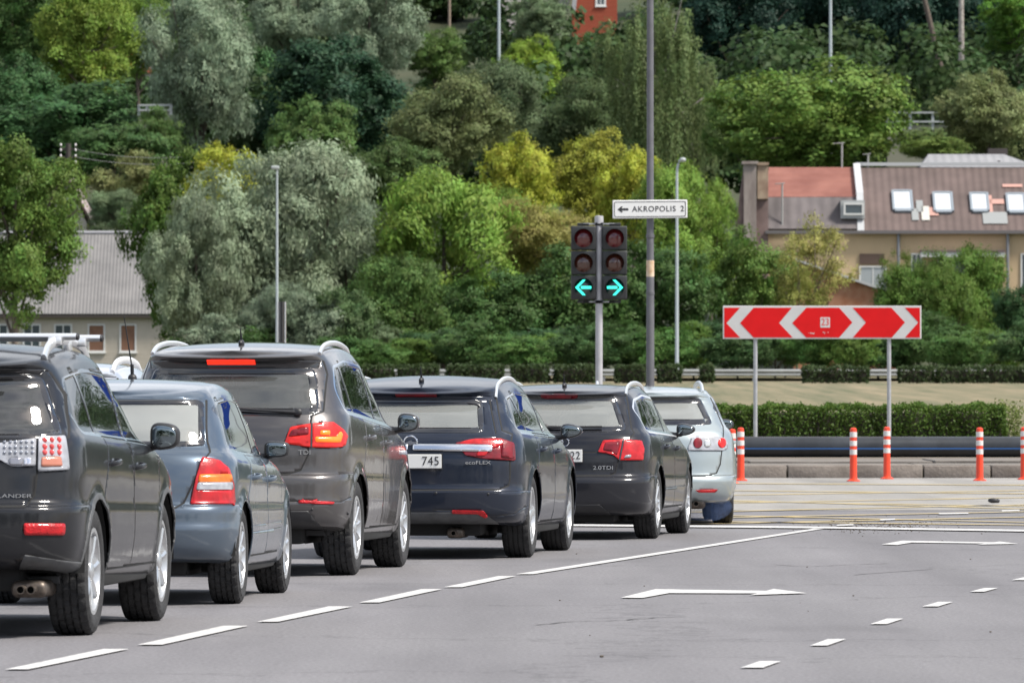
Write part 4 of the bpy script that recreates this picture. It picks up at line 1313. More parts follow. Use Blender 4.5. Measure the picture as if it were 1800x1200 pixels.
def asphalt_mat(name, c0, c1):
    m = bpy.data.materials.new(name); m.use_nodes = True; nt = m.node_tree; p = nt.nodes['Principled BSDF']
    p.inputs['Roughness'].default_value = .82; p.inputs['Specular IOR Level'].default_value = .3
    t = nt.nodes.new('ShaderNodeTexCoord')
    def noise(sc, det, rough=.6, st=(1, 1, 1)):
        mp_ = nt.nodes.new('ShaderNodeMapping'); mp_.inputs['Scale'].default_value = st; nt.links.new(t.outputs['Object'], mp_.inputs[0])
        n = nt.nodes.new('ShaderNodeTexNoise'); n.inputs['Scale'].default_value = sc; n.inputs['Detail'].default_value = det; n.inputs['Roughness'].default_value = rough
        nt.links.new(mp_.outputs[0], n.inputs[0]); return n
    big = noise(.22, 5, .6, (2.2, .5, 1)); fine = noise(38, 4, .8, (1, .35, 1)); mid = noise(1.3, 8, .65, (1.2, .09, 1))
    r = ramp_node(nt, [(.3, c0), (.7, c1)]); nt.links.new(big.outputs[0], r.inputs[0])
    def mulby(src, n, lo, hi):
        mr = nt.nodes.new('ShaderNodeMapRange'); mr.inputs[1].default_value = .3; mr.inputs[2].default_value = .7; mr.inputs[3].default_value = lo; mr.inputs[4].default_value = hi
        nt.links.new(n.outputs[0], mr.inputs[0])
        mm = nt.nodes.new('ShaderNodeMix'); mm.data_type = 'RGBA'; mm.blend_type = 'MULTIPLY'; mm.inputs[0].default_value = 1
        nt.links.new(src, mm.inputs[6]); nt.links.new(mr.outputs[0], mm.inputs[7]); return mm.outputs[2]
    c = mulby(r.outputs[0], fine, .72, 1.28); c = mulby(c, mid, .90, 1.08)
    rt = nt.nodes.new('ShaderNodeMapping'); rt.inputs['Rotation'].default_value = (0, 0, R(7.6)); rt.inputs['Scale'].default_value = (1, .02, 1); nt.links.new(t.outputs['Object'], rt.inputs[0])
    wn_ = nt.nodes.new('ShaderNodeTexNoise'); wn_.inputs['Scale'].default_value = .9; wn_.inputs['Detail'].default_value = 3; nt.links.new(rt.outputs[0], wn_.inputs[0])
    c = mulby(c, wn_, .88, 1.10)
    st_ = noise(.5, 3, .5, (1, .25, 1)); sm = nt.nodes.new('ShaderNodeMapRange'); sm.inputs[1].default_value = .62; sm.inputs[2].default_value = .72; sm.inputs[3].default_value = 1; sm.inputs[4].default_value = .80
    nt.links.new(st_.outputs[0], sm.inputs[0]); m4 = nt.nodes.new('ShaderNodeMix'); m4.data_type = 'RGBA'; m4.blend_type = 'MULTIPLY'; m4.inputs[0].default_value = 1; nt.links.new(c, m4.inputs[6]); nt.links.new(sm.outputs[0], m4.inputs[7]); c = m4.outputs[2]
    # fine cracks
    v = nt.nodes.new('ShaderNodeTexVoronoi'); v.feature = 'DISTANCE_TO_EDGE'; v.inputs['Scale'].default_value = .16
    wp = nt.nodes.new('ShaderNodeMix'); wp.data_type = 'RGBA'; wp.inputs[0].default_value = .03
    w = noise(2.5, 6); nt.links.new(t.outputs['Object'], wp.inputs[6]); sc_ = nt.nodes.new('ShaderNodeVectorMath'); sc_.operation = 'SCALE'; sc_.inputs[3].default_value = 60
    nt.links.new(w.outputs[1], sc_.inputs[0]); nt.links.new(sc_.outputs[0], wp.inputs[7]); nt.links.new(wp.outputs[2], v.inputs[0])
    cr_ = nt.nodes.new('ShaderNodeMapRange'); cr_.inputs[1].default_value = .0; cr_.inputs[2].default_value = .010; cr_.inputs[3].default_value = .60; cr_.inputs[4].default_value = 1
    nt.links.new(v.outputs[0], cr_.inputs[0])
    mm = nt.nodes.new('ShaderNodeMix'); mm.data_type = 'RGBA'; mm.blend_type = 'MULTIPLY'; mm.inputs[0].default_value = .8
    nt.links.new(c, mm.inputs[6]); nt.links.new(cr_.outputs[0], mm.inputs[7])
    nt.links.new(mm.outputs[2], p.inputs['Base Color'])
    b = nt.nodes.new('ShaderNodeBump'); b.inputs['Strength'].default_value = .25; b.inputs['Distance'].default_value = .01
    nt.links.new(fine.outputs[0], b.inputs['Height']); nt.links.new(b.outputs[0], p.inputs['Normal'])
    return m

ASPH = asphalt_mat('asphalt', (.138, .133, .140), (.172, .167, .173))
ASPH2 = asphalt_mat('worn_asphalt', (.22, .21, .195), (.275, .265, .25))
GRASSM = mat('dry_grass', (.205, .165, .096), rough=.95, col2=(.080, .085, .036), nscale=1.3, bump=.9, bscale=9, stretch=(1, .03, 1))
HILLM = mat('hill_grass', (.020, .036, .012), rough=.95, col2=(.050, .054, .024), nscale=.12)
Ys = [-500, -60, 60, 118.0, 119.0, 119.25, 125, 131, 138, 146, 160, 180, 220, 260, 300, 320, 345, 380, 405, 425, 450, 480, 520, 560, 600, 640, 680, 720, 760, 800, 850, 900, 950, 1100, 1400]
Xs = [-900, -400, -200, -120, -80, -50, -35, -20, -10, 0, 10, 20, 35, 50, 80, 120, 200, 400, 900]
vs, fs = [], []
for Y in Ys:
    for X in Xs: vs.append((X, Y, gz(Y, X)))
nx_ = len(Xs)
for i in range(len(Ys) - 1):
    for j in range(nx_ - 1): fs.append((i * nx_ + j, i * nx_ + j + 1, (i + 1) * nx_ + j + 1, (i + 1) * nx_ + j))
gm = obj('ground', (vs, fs), [GRASSM, HILLM], smooth=True, angle=80)
for p_ in gm.data.polygons:
    if p_.center.y > 345: p_.material_index = 1
tag(gm, kind='structure')

def sheet(name, pts, z, m):
    o = obj(name, ([(x, y, z) for x, y in pts], [tuple(range(len(pts)))]), m, smooth=False); return tag(o, kind='structure')
sheet('road', [(-400, -300), (400, -300), (400, 119), (-400, 119)], 0.0, ASPH)
sheet('junction_surface', [(-400, gd(899)), (2, gd(897)), (400, gd(893)), (400, 118.9), (-400, 118.9)], .004, ASPH2)
PAV = mat('pavement_slabs', (.19, .17, .15), rough=.9, col2=(.10, .088, .078), nscale=1.2, bump=.4, bscale=12)
bm = bmesh.new()
rnd = random.Random(4)
x = -22.0
while x < 22:                       # loose slabs behind the kerb
    w = rnd.uniform(1.2, 3.2)
    add_box(bm, x, x + w - .04, 119.35, 121.6, .02, .20 + rnd.uniform(-.01, .015), .01, 1)
    add_box(bm, x + .4, x + .4 + w - .04, 121.66, 125.5, .02, .235 + rnd.uniform(-.01, .015), .01, 1)
    x += w
tag(obj('pavement', bm, PAV), kind='structure')
bm = bmesh.new()
add_box(bm, -400, 400, 125.6, 133.5, -.05, .215)
tag(obj('path', bm, mat('bare_earth', (.17, .14, .11), rough=.95, col2=(.10, .085, .065), nscale=.8, bump=.5, bscale=8)), kind='structure')
KERB = mat('kerb_concrete', (.235, .205, .18), rough=.9, col2=(.13, .108, .092), nscale=2.6, bump=.5, bscale=22)
bm = bmesh.new()
joints = [-40.0]
for px in (1290, 1384, 1500, 1623, 1742, 1862): joints.append((px - 900) / F * 119)
x = joints[1] - 1.0
left = []
while x > -20: left.append(x); x -= 1.0
x = joints[-1] + 1
right = []
while x < 25: right.append(x); x += 1.0
js = sorted(left) + joints[1:] + right
for a, b in zip(js[:-1], js[1:]):
    add_box(bm, a + .012, b - .012, 119.0 + rnd.uniform(-.02, .02), 119.32, -.05, .205 + rnd.uniform(-.012, .012), .022, 2)
add_box(bm, -200, js[0], 119.0, 119.32, -.05, .205, .02); add_box(bm, js[-1], 200, 119.0, 119.32, -.05, .205, .02)
tag(obj('kerb', bm, KERB), kind='structure')

WHITE = mat('road_paint_white', (.30, .295, .29), rough=.8, col2=(.52, .51, .50), nscale=5)
for n_ in WHITE.node_tree.nodes:        # paint worn through to the asphalt in flecks
    if n_.type == 'VALTORGB':
        n_.color_ramp.elements[0].position = .30; n_.color_ramp.elements[0].color = (.17, .165, .17, 1)
        n_.color_ramp.elements[1].position = .62
        e = n_.color_ramp.elements.new(.40); e.color = (.42, .415, .41, 1)
    if n_.type == 'TEX_NOISE': n_.inputs['Scale'].default_value = 14
YEL = mat('road_paint_yellow', (.44, .33, .13), rough=.75, col2=(.28, .25, .18), nscale=1.2)
def mark(name, px, m, z=.008):
    pts = [at(a, gd(b)) for a, b in px]
    o = obj(name, ([(p.x, p.y, z) for p in pts], [tuple(range(len(pts)))]), m, smooth=False)
    return tag(o, kind='structure')
for a in ([(9,1178),(50,1178),(227,1142),(182,1142)], [(242,1134.5),(285,1134.5),(437,1101),(393,1101)], [(452,1094),(489,1094),(620,1067),(578,1067)],
          [(632,1060),(667,1060),(777,1036.5),(741,1036.5)], [(780,1033),(812,1033),(907,1013.5),(876,1013.5)], [(907,1010),(937,1010),(1457,928.5),(1438,928.5)],
          [(-290,1228),(-240,1228),(-40,1190),(-85,1190)]):
    mark('lane_line', a, WHITE)
for a in ([(1302,1175),(1341,1175),(1373,1163.5),(1335,1163.5)], [(1424,1136),(1454,1136),(1487,1124.5),(1455,1124.5)], [(1530,1098),(1559,1098),(1588,1088.5),(1559,1088.5)],
          [(1621,1067),(1649,1067),(1675,1059),(1649,1059)], [(1705,1041),(1730,1041),(1754,1034.5),(1730,1034.5)], [(1778,1020.5),(1802,1020.5),(1826,1015.5),(1800,1015.5)],
          [(1150,1221),(1198,1221),(1236,1206),(1192,1206)]):
    mark('lane_line', a, WHITE)
mark('stop_line', [(560,921.5),(1450,930),(1960,938),(1960,935),(1450,927),(560,918)], WHITE, .012)
for a in ([(1650,903),(1702,902.2),(1702,904.2),(1650,905)], [(1761,898),(1792,897),(1792,899),(1761,900)], [(1472,923.5),(1500,922),(1500,924.5),(1470,925.5)], [(1547,914),(1573,912.5),(1573,915),(1547,916)]):
    mark('guide_line', a, WHITE, .012)
mark('turn_arrow', [(1091,1051.5),(1129,1052),(1176,1043.5),(1332,1044),(1317,1047),(1418,1043.5),(1360,1036),(1347,1039.5),(1152,1036.5)], WHITE)
mark('turn_arrow', [(1550,957.5),(1577,958.5),(1603,954.3),(1732,956),(1716,958),(1790,956.5),(1757,952.5),(1747,954),(1586,951)], WHITE)
for a, b, c, d_ in ((1200,880,1960,893), (1200,901,1960,884), (1280,880,1960,900), (1150,887,1960,872), (1150,916,1960,925), (1200,912,1960,897), (1200,862,1960,870), (1200,872,1960,860), (1200,850,1960,854), (1200,922,1960,906), (1250,906,1960,922)):
    t_ = .60
    mark('box_junction_line', [(a, b - t_), (a, b + t_), (c, d_ + t_), (c, d_ - t_)], YEL, .0085 + (a + c + b) % 7 * .0004)

CRK = mat('crack_filler', (.120, .116, .120), rough=.95)
for pl, w_ in (([(945,1098),(1010,1092),(1075,1091),(1140,1086),(1205,1084)], .05), ([(1360,992),(1420,995),(1480,993),(1560,990)], .05), ([(1120,1108),(1180,1110)], .03), ([(1500,1010),(1640,1000)], .05)):
    q = [at(a, gd(b)) for a, b in smooth_line(pl, 5)]
    q = [Vector((v.x + rnd.uniform(-.012, .012), v.y + rnd.uniform(-.05, .05))) for v in q]
    sp = strip_poly(q, w_ * .5); n_ = len(sp) // 2
    fs_ = [(i, i + 1, 2 * n_ - 2 - i, 2 * n_ - 1 - i) for i in range(n_ - 1)]
    tag(obj('road_crack', ([(x_, y_, .005) for x_, y_ in sp], fs_), CRK, smooth=False), kind='structure')
# stone chips and grit scattered on the junction
bm = bmesh.new()
for i in range(480):
    if i < 460: px, py = rnd.gauss(1540, 60), rnd.gauss(925, 6)
    else: px, py = rnd.uniform(900, 1800), rnd.uniform(850, 1190)
    if py < 850: continue
    p = at(px, gd(py)); r_ = rnd.uniform(.003, .008) * (1 if i % 9 else 1.6)
    add_box(bm, p.x - r_, p.x + r_, p.y - r_, p.y + r_, .002, .002 + r_, r_ * .4, 1)
tag(obj('grit', bm, mat('grit_stone', (.09, .075, .06), rough=.9)), kind='stuff', label='dark grit and small stones scattered over the asphalt', cat='grit')
p = at(1746, gd(885))
bm = bmesh.new(); add_ball(bm, (0, 0, .03), .065, .05, .03, 14, 8, .8); add_ball(bm, (.05, .01, .025), .03, .03, .025)
o = obj('rubber_scrap', bm, BLK, loc=(p.x, p.y, 0.01)); tag(o, 'small black scrap of rubber lying on the far asphalt', 'debris')

# ------------------------------------------------------------ pipe, bollards, chevron board
p0, p1 = at(640, 131).x, at(2500, 131).x
bm = bmesh.new()
n = 40; r_ = .18; zc = .215 + r_ - .01
add_tube(bm, [(p0 + (p1 - p0) * k / 60, 131 + .04 * math.sin(k * .4), zc) for k in range(61)], r_, 36)
PIPE = mat('black_pe_pipe', (.022, .025, .030), rough=.38, noise=.35, nscale=3, bump=.15, bscale=3)
pipe = obj('pipe', bm, PIPE); tag(pipe, 'long black plastic pipe with thin blue stripe lying behind the kerb', 'pipe')
bm = bmesh.new()
for dz in (-.01,):
    a0 = R(190)
    b = []
    for k in range(61):
        x_ = p0 + (p1 - p0) * k / 60; y_ = 131 + .04 * math.sin(k * .4)
        b.append([bm.verts.new((x_, y_ + (r_ + .002) * math.cos(a), zc + (r_ + .002) * math.sin(a))) for a in (R(183), R(191))])
    for k in range(60): bm.faces.new([b[k][0], b[k + 1][0], b[k + 1][1], b[k][1]])
obj('stripe', bm, mat('blue_stripe', (.03, .12, .35), rough=.5), pipe)

ORG = mat('orange_plastic', (.66, .048, .014), rough=.42, noise=.10, nscale=9)
BWH = mat('white_band', (.55, .54, .53), rough=.35, noise=.08, nscale=9)
def bollard():
    t = empty('bollard')
    bm = bmesh.new()
    add_lathe(bm, [(.0005, 0), (.100, 0), (.102, .010), (.088, .020), (.060, .035), (.055, .06), (.052, .4), (.050, .76), (.046, .785), (.03, .797), (.0005, .80)], 24)
    obj('post', bm, ORG, t)
    for z0, z1 in ((.655, .735), (.525, .605), (.395, .475)):
        bm = bmesh.new(); add_lathe(bm, [(.050, z0), (.0545, z0 + .003), (.0545, z1 - .003), (.050, z1)], 24)
        obj('reflective_band', bm, BWH, t)
    return t
bl = bollard()
for i, (px, py, lb) in enumerate([(1302, 845, 'orange bollard with white bands just right of the silver-green car'), (1500, 846, 'orange bollard with white bands midway under the chevron board'),
        (1559, 842, 'orange bollard with white bands directly in front of the board\'s right post'), (1722, 845, 'orange bollard with white bands standing right of the chevron board'),
        (1800, 843, 'orange bollard with white bands cut by the right edge of the view'), (1289, 853, 'orange bollard almost hidden behind the silver-green car')]):
    o = bl if i == 0 else copy_tree(bl)
    p = at(px, gd(py)); o.location = (p.x, p.y, .004)
    if i == 5: o.location = at(1287, 112) + Vector((0, 0, 0)); o.location.z = -.0 ; 
    tag(o, lb, 'bollard', 'orange bollards along the kerb')
for k, ch in enumerate(list(bl.children)): pass

GALV = mat('galvanised_steel', (.42, .43, .45), rough=.45, metal=.55, noise=.15, nscale=6)
Db = 134.0; sb = F / Db
bd = empty('chevron_board', at(1445, Db, z=.2))
x0 = at(1445, Db).x
def bx_(px): return (px - 1445) / sb
def bz_(py): return CH + (HZ - py) / sb - .2
bm = bmesh.new()
cz_ = bz_(566.5)
add_box(bm, bx_(1270.5), bx_(1619.5), -.012, .012, cz_ - .29, cz_ + .29, .008)
for zz in (-.18, .18): add_box(bm, bx_(1280), bx_(1610), .014, .05, cz_ + zz - .02, cz_ + zz + .02)
face = obj('board', bm, mat('board_white', (.52, .52, .515), rough=.35, noise=.05, nscale=4), bd, smooth=False)
RED = mat('sign_red', (.60, .008, .010), rough=.45, spec=.2, noise=.06, nscale=3)
def cu(u): return (u - 534) / 912 * 3.49
def cv(v): return (75 - v) / 150 * .58
polys = [[(88,9),(160,9),(98,78),(160,143),(88,143)], [(222,9),(396,9),(338,78),(400,143),(222,143),(160,78)],
         [(462,9),(612,9),(672,75),(612,143),(462,143),(398,78)], [(674,9),(850,9),(912,75),(852,143),(674,143),(734,75)], [(912,9),(980,9),(980,143),(912,143),(973,75)]]
bm = bmesh.new()
for pl in polys: add_prism(bm, [(cu(u), cz_ + cv(v)) for u, v in pl], -.0155, -.0125, 'xz')
obj('red_field', bm, RED, face, smooth=False)
bm = bmesh.new(); add_box(bm, cu(526), cu(570), -.018, -.0160, cz_ + cv(98), cz_ + cv(52))
stk = obj('sticker', bm, BWH, face, smooth=False)
b = text_mesh('23', .17, .0008, .95, xs=.9); b.transform(Matrix.Rotation(R(90), 4, 'X')); b.transform(Matrix.Translation((cu(548), -.0192, cz_ + cv(75))))
obj('sticker_number', b, RED, stk, smooth=False)
bm = bmesh.new()
for q in range(14):
    u, v = rnd.choice([(490, 125), (548, 120)]); u += rnd.gauss(0, 9); v += rnd.gauss(0, 4)
    add_box(bm, cu(u), cu(u + rnd.uniform(2, 8)), -.0172, -.0158, cz_ + cv(v + rnd.uniform(1, 4)), cz_ + cv(v))
obj('scuff_marks', bm, BWH, face, smooth=False)
for px in (1328, 1563):
    bm = bmesh.new(); add_tube(bm, [(0, .045, 0), (0, .045, cz_ + .27)], .036, 16); o = obj('post', bm, GALV, bd); o.location.x = bx_(px)
tag(bd, 'long red and white chevron board on two grey posts behind the pipe', 'road sign')

# ------------------------------------------------------------ traffic light, direction sign, poles
Dt = 124.0; st = F / Dt
tl = empty('traffic_light', at(1053, Dt, z=.2))
ztop = CH + (HZ - 382) / st - .2
bm = bmesh.new(); add_tube(bm, [(0, 0, 0), (0, 0, ztop)], .058, 20); add_lathe(bm, [(.0005, .03), (.07, .02), (.072, -.10), (.06, -.11)][::-1], 20, M=Matrix.Translation((0, 0, ztop)))
obj('pole', bm, mat('pole_grey', (.40, .40, .42), rough=.5, noise=.12, nscale=4, metal=.2), tl)
HB = mat('signal_housing', (.020, .022, .024), rough=.5, noise=.2, nscale=10)
for s, nm in ((-1, 'left'), (1, 'right')):
    cx = s * .252; w = .40; z1 = CH + (HZ - 397) / st - .2; z0 = CH + (HZ - 527) / st - .2; h3 = (z1 - z0) / 3
    bm = bmesh.new()
    for k in range(3): add_box(bm, cx - w / 2, cx + w / 2, -.10, .12, z0 + k * h3 + .004, z0 + (k + 1) * h3 - .004, .022, 3)
    add_box(bm, cx - .10, cx + .10, -.02, .06, z0 - .05, z0 + .0, .01); add_box(bm, cx - .10, cx + .10, -.02, .06, z1, z1 + .05, .015)
    hd = obj('signal_head', bm, HB, tl, angle=30)
    for k, (m_, lit) in enumerate(((mat('green_signal_lens', (.010, .035, .035), rough=.15, coat=1), True), (mat('amber_signal_lens', (.060, .014, .007), rough=.12, coat=1), False), (mat('red_signal_lens', (.10, .004, .007), rough=.12, coat=1), False))):
        zc = z0 + (k + .5) * h3; r_ = .148
        bm = bmesh.new()
        add_lathe(bm, [(.0005, -.045), (r_ * .5, -.038), (r_ * .85, -.016), (r_, 0)], 28, M=Matrix.Translation((cx, -.103, zc)) @ Matrix.Rotation(R(-90), 4, 'X'))
        bmesh.ops.recalc_face_normals(bm, faces=bm.faces[:])
        ln = obj('lens', bm, m_, hd)
        bm = bmesh.new()                       # open-bottomed visor
        rows = []
        for j in range(27):
            a = R(-35 + 250 * j / 26)
            dep = .15 * (.2 + .8 * max(0, math.sin(a) * .5 + .5))
            rows.append([bm.verts.new((cx + q * math.cos(a), y_, zc + q * math.sin(a))) for q, y_ in ((r_ + .012, -.10), (r_ + .008, -.10 - dep), (r_ + .001, -.10 - dep), (r_ + .003, -.10))])
        for j in range(26):
            for q in range(4): bm.faces.new([rows[j][q], rows[j + 1][q], rows[j + 1][(q + 1) % 4], rows[j][(q + 1) % 4]])
        bmesh.ops.recalc_face_normals(bm, faces=bm.faces[:])
        obj('visor', bm, HB, hd)
        if lit:
            bm = bmesh.new()
            g = s
            q = .036
            ch = [(g * .135, 0), (g * .012, .125), (g * -.035, .125), (g * .083, 0), (g * -.035, -.125), (g * .012, -.125)]
            add_prism(bm, [(cx + a, zc + b_) for a, b_ in ch], -.158, -.150, 'xz')
            add_prism(bm, [(cx + g * -.125, zc + .022), (cx + g * .040, zc + .022), (cx + g * .040, zc - .022), (cx + g * -.125, zc - .022)], -.158, -.150, 'xz')
            bmesh.ops.recalc_face_normals(bm, faces=bm.faces[:])
            obj('lit_arrow', bm, mat('green_arrow_light', (.02, .4, .35), emit=(.05, .95, .72), es=1.15), ln, smooth=False)
    bm = bmesh.new()
    for zz in (z0 - .03, z1 + .03): add_box(bm, min(0, cx), max(0, cx), -.02, .03, zz - .012, zz + .012, .004); add_box(bm, -.07, .07, -.065, .065, zz - .03, zz + .03, .01)
    obj('bracket', bm, GALV, tl)
tag(tl, 'twin traffic light with green arrows pointing left and right on a pale pole', 'traffic light')

Dp = 122.5; sp_ = F / Dp
dp = empty('lamp_post', at(1143, Dp, z=.2))
bm = bmesh.new(); add_tube(bm, [(0, 0, 0), (0, 0, 3.0), (0, 0, 3.02), (0, 0, 9.5)], [.068, .062, .058, .052], 20)
for zz in (1.52, 2.55): add_lathe(bm, [(.060, -.03), (.068, -.025), (.068, .025), (.060, .03)], 20, M=Matrix.Translation((0, 0, CH + (HZ - (415 if zz > 2 else 515)) / sp_ - .2)))
add_tube(bm, [(0, 0, 9.3), (0, -.6, 9.7), (0, -1.6, 9.9)], .035, 10); add_box(bm, -.12, .12, -2.3, -1.5, 9.84, 9.98, .03)
POLE = mat('dark_pole_grey', (.095, .095, .105), rough=.5, noise=.15, nscale=5)
obj('pole', bm, POLE, dp)
tag(dp, 'tall dark grey post carrying the white direction sign, running out of view at top', 'lamp post')
bm = bmesh.new()
zz = CH + (HZ - 472) / sp_ - .2
add_lathe(bm, [(.0625, -.13), (.0630, -.12), (.0630, .12), (.0625, .13)], 20, M=Matrix.Translation((0, 0, zz)))
obj('torn_sticker', bm, mat('torn_paper', (.42, .27, .15), rough=.8, col2=(.60, .50, .38), nscale=12), dp)
ds = empty('direction_sign', at(1142.5, Dp - .12, z=CH + (HZ - 368) / sp_))
bm = bmesh.new(); add_box(bm, -.597, .597, -.012, .012, -.146, .146, .012, 2)
sg = obj('panel', bm, mat('sign_white', (.66, .66, .655), rough=.35), ds, smooth=False)
bm = bmesh.new()
o_, i_ = round_poly([(-.572,-.122),(.572,-.122),(.572,.122),(-.572,.122)], .03), round_poly([(-.562,-.112),(.562,-.112),(.562,.112),(-.562,.112)], .025)
vo = [bm.verts.new((x_, -.0145, z_)) for x_, z_ in o_]; vi = [bm.verts.new((x_, -.0145, z_)) for x_, z_ in i_]
for k in range(len(o_)): bm.faces.new([vo[k], vo[(k + 1) % len(o_)], vi[(k + 1) % len(o_)], vi[k]])
obj('border_line', bm, INK, sg, smooth=False)
b = text_mesh('AKROPOLIS', .122, .0008, 1.14, bold=.0012, xs=.98); b.transform(Matrix.Rotation(R(90), 4, 'X')); b.transform(Matrix.Translation((.065, -.0145, .0)))
obj('place_name', b, INK, sg, smooth=False)
b = text_mesh('2', .125, .0008, 1, bold=.0012); b.transform(Matrix.Rotation(R(90), 4, 'X')); b.transform(Matrix.Translation((.515, -.0145, 0)))
obj('distance_number', b, INK, sg, smooth=False)
bm = bmesh.new(); add_prism(bm, [(-.52, 0), (-.45, .052), (-.435, .04), (-.455, .017), (-.345, .017), (-.345, -.017), (-.455, -.017), (-.435, -.04), (-.45, -.052)], -.0150, -.0135, 'xz')
obj('arrow', bm, INK, sg, smooth=False)
bm = bmesh.new(); add_box(bm, -.07, .07, .012, .20, -.02, .02, .005)
obj('clamp', bm, GALV, ds)
ds.rotation_euler = (0, R(-.6), R(3))
tag(ds, 'white sign reading AKROPOLIS 2 with a black arrow, clamped to the dark post', 'direction sign')

def street_lamp(px, py, D, r_, head, lb, m, base=None):
    zb_ = base if base is not None else gz(D)
    t = empty('street_lamp', at(px, D, z=zb_)); z1 = CH + (HZ - py) * D / F - zb_
    bm = bmesh.new()
    add_tube(bm, [(0, 0, 0), (0, 0, z1 * .5), (0, 0, z1 - .3)], [r_ * 1.2, r_, r_ * .8], 12)
    if head == 'hook': add_tube(bm, smooth_line([(0, 0, z1 - .3), (.02, 0, z1 + .1), (.12, 0, z1 + .42), (.28, 0, z1 + .48)], 4), r_ * .8, 10)
    else: add_tube(bm, [(0, 0, z1 - .3), (0, 0, z1)], r_ * .8, 10)
    obj('pole', bm, m, t)
    bm = bmesh.new()
    if head == 'hook': add_ball(bm, (.24, -.1, z1 + .44), .13, .40, .09, 16, 10, .8)
    elif head == 'arm': add_tube(bm, [(0, 0, z1 - .4), (.8, 0, z1 - .1)], .05, 8); add_box(bm, .7, 1.6, -.1, .1, z1 - .12, z1 + .05, .04)
    else: add_box(bm, -.24, .09, -.4, .15, z1 - .04, z1 + .10, .05)
    obj('lamp_head', bm, mat('lamp_grey', (.35, .38, .38), rough=.5), t)
    tag(t, lb, 'street lamp')
    return t
LG = mat('pale_pole', (.40, .45, .47), rough=.5, metal=.2)
street_lamp(1190, 300, 315, .065, 'hook', 'slim pale street lamp with hooked head right of the dark post', LG)
street_lamp(487, 296, 315, .05, 'flat', 'slim grey street lamp with flat head in front of the silvery willow', LG)
street_lamp(877, -60, 560, .12, 'flat', 'grey pole rising past the upper edge near the orange house', LG)
street_lamp(790, -60, 600, .12, 'flat', 'brownish pole on the open grassy slope at the top', mat('wood_pole', (.22, .17, .13), rough=.9), base=20)
street_lamp(1460, -60, 500, .11, 'arm', 'grey mast standing behind the big round maple', LG)
t = empty('steel_post', at(495, 118, z=0))
for dx_, r_, m_ in ((-.052, .019, CHROME), (0, .045, BLKG), (.052, .019, CHROME)):
    bm = bmesh.new(); add_tube(bm, [(dx_, 0, 0), (dx_, 0, CH + 151 * 118 / F)], r_, 14); obj('tube', bm, m_, t)
tag(t, 'shiny steel post with dark centre above the brownish-grey car roof', 'post')

# guard rail along the far road
bm = bmesh.new()
Dg = 305.0
prof = [(0, 0), (.05, .05), (.0, .12), (.05, .20), (0, .28)]
xa_, xb_ = at(-400, Dg).x, at(2200, Dg).x
gr = empty('guard_rail', (0, Dg, gz(Dg)))
zr_ = CH + (HZ - 661) * Dg / F - gz(Dg)
for a, b in zip(prof[:-1], prof[1:]):
    v = [bm.verts.new(c) for c in ((xa_, -a[0], zr_ + a[1]), (xb_, -a[0], zr_ + a[1]), (xb_, -b[0], zr_ + b[1]), (xa_, -b[0], zr_ + b[1]))]
    bm.faces.new(v)
o = obj('beam', bm, mat('rail_zinc', (.24, .25, .25), rough=.5, metal=.3, noise=.15, nscale=.8), gr, smooth=False)
md = o.modifiers.new('thickness', 'SOLIDIFY'); md.thickness = .02
pb = None; k = 0; x = xa_
while x < xb_:
    if pb is None:
        bm = bmesh.new(); add_box(bm, -.07, .07, .03, .13, 0, zr_ + .27, .01, 1); pb = obj('post', bm, GALV, gr, smooth=False); o = pb
    else:
        o = pb.copy(); scn.collection.objects.link(o); o.parent = gr
    o.location.x = x; x += 3.0
tag(gr, 'long low grey guard rail along the far road below the trees', 'guard rail')
sheet('road', [(-400, 308), (400, 308), (400, 330), (-400, 330)], 2.02, ASPH2).name = 'far_road'
# ------------------------------------------------------------ buildings
def corr_mat(name, c0, c1, per, axis=0, tile=None, rough=.85):
    """sheet roof with corrugation ridges; tile adds rows"""
    m = mat(name, c0, rough=rough, col2=c1, nscale=.55)
    nt = m.node_tree; p = nt.nodes['Principled BSDF']
    t = nt.nodes.new('ShaderNodeTexCoord'); w = nt.nodes.new('ShaderNodeTexWave'); w.bands_direction = 'X' if axis == 0 else 'Z'
    w.inputs['Scale'].default_value = 1 / per * .314 ; nt.links.new(t.outputs['Object'], w.inputs[0])
    src = w.outputs['Fac']
    if tile:
        w2 = nt.nodes.new('ShaderNodeTexWave'); w2.bands_direction = 'Z'; w2.wave_profile = 'SAW'; w2.inputs['Scale'].default_value = 1 / tile * .157; nt.links.new(t.outputs['Object'], w2.inputs[0])
        a = nt.nodes.new('ShaderNodeMath'); a.operation = 'ADD'; nt.links.new(src, a.inputs[0]); nt.links.new(w2.outputs['Fac'], a.inputs[1]); src = a.outputs[0]
    b = nt.nodes.new('ShaderNodeBump'); b.inputs['Strength'].default_value = .5; b.inputs['Distance'].default_value = .05
    nt.links.new(src, b.inputs['Height']); nt.links.new(b.outputs[0], p.inputs['Normal'])
    return m

def siding(name, c, per=.14):
    m = mat(name, c, rough=.8, noise=.07, nscale=1.5)
    nt = m.node_tree; p = nt.nodes['Principled BSDF']
    t = nt.nodes.new('ShaderNodeTexCoord'); w = nt.nodes.new('ShaderNodeTexWave'); w.bands_direction = 'Z'; w.wave_profile = 'SAW'
    w.inputs['Scale'].default_value = 1 / per * .157; nt.links.new(t.outputs['Object'], w.inputs[0])
    b = nt.nodes.new('ShaderNodeBump'); b.inputs['Strength'].default_value = .6; b.inputs['Distance'].default_value = .03
    nt.links.new(w.outputs['Fac'], b.inputs['Height']); nt.links.new(b.outputs[0], p.inputs['Normal'])
    return m

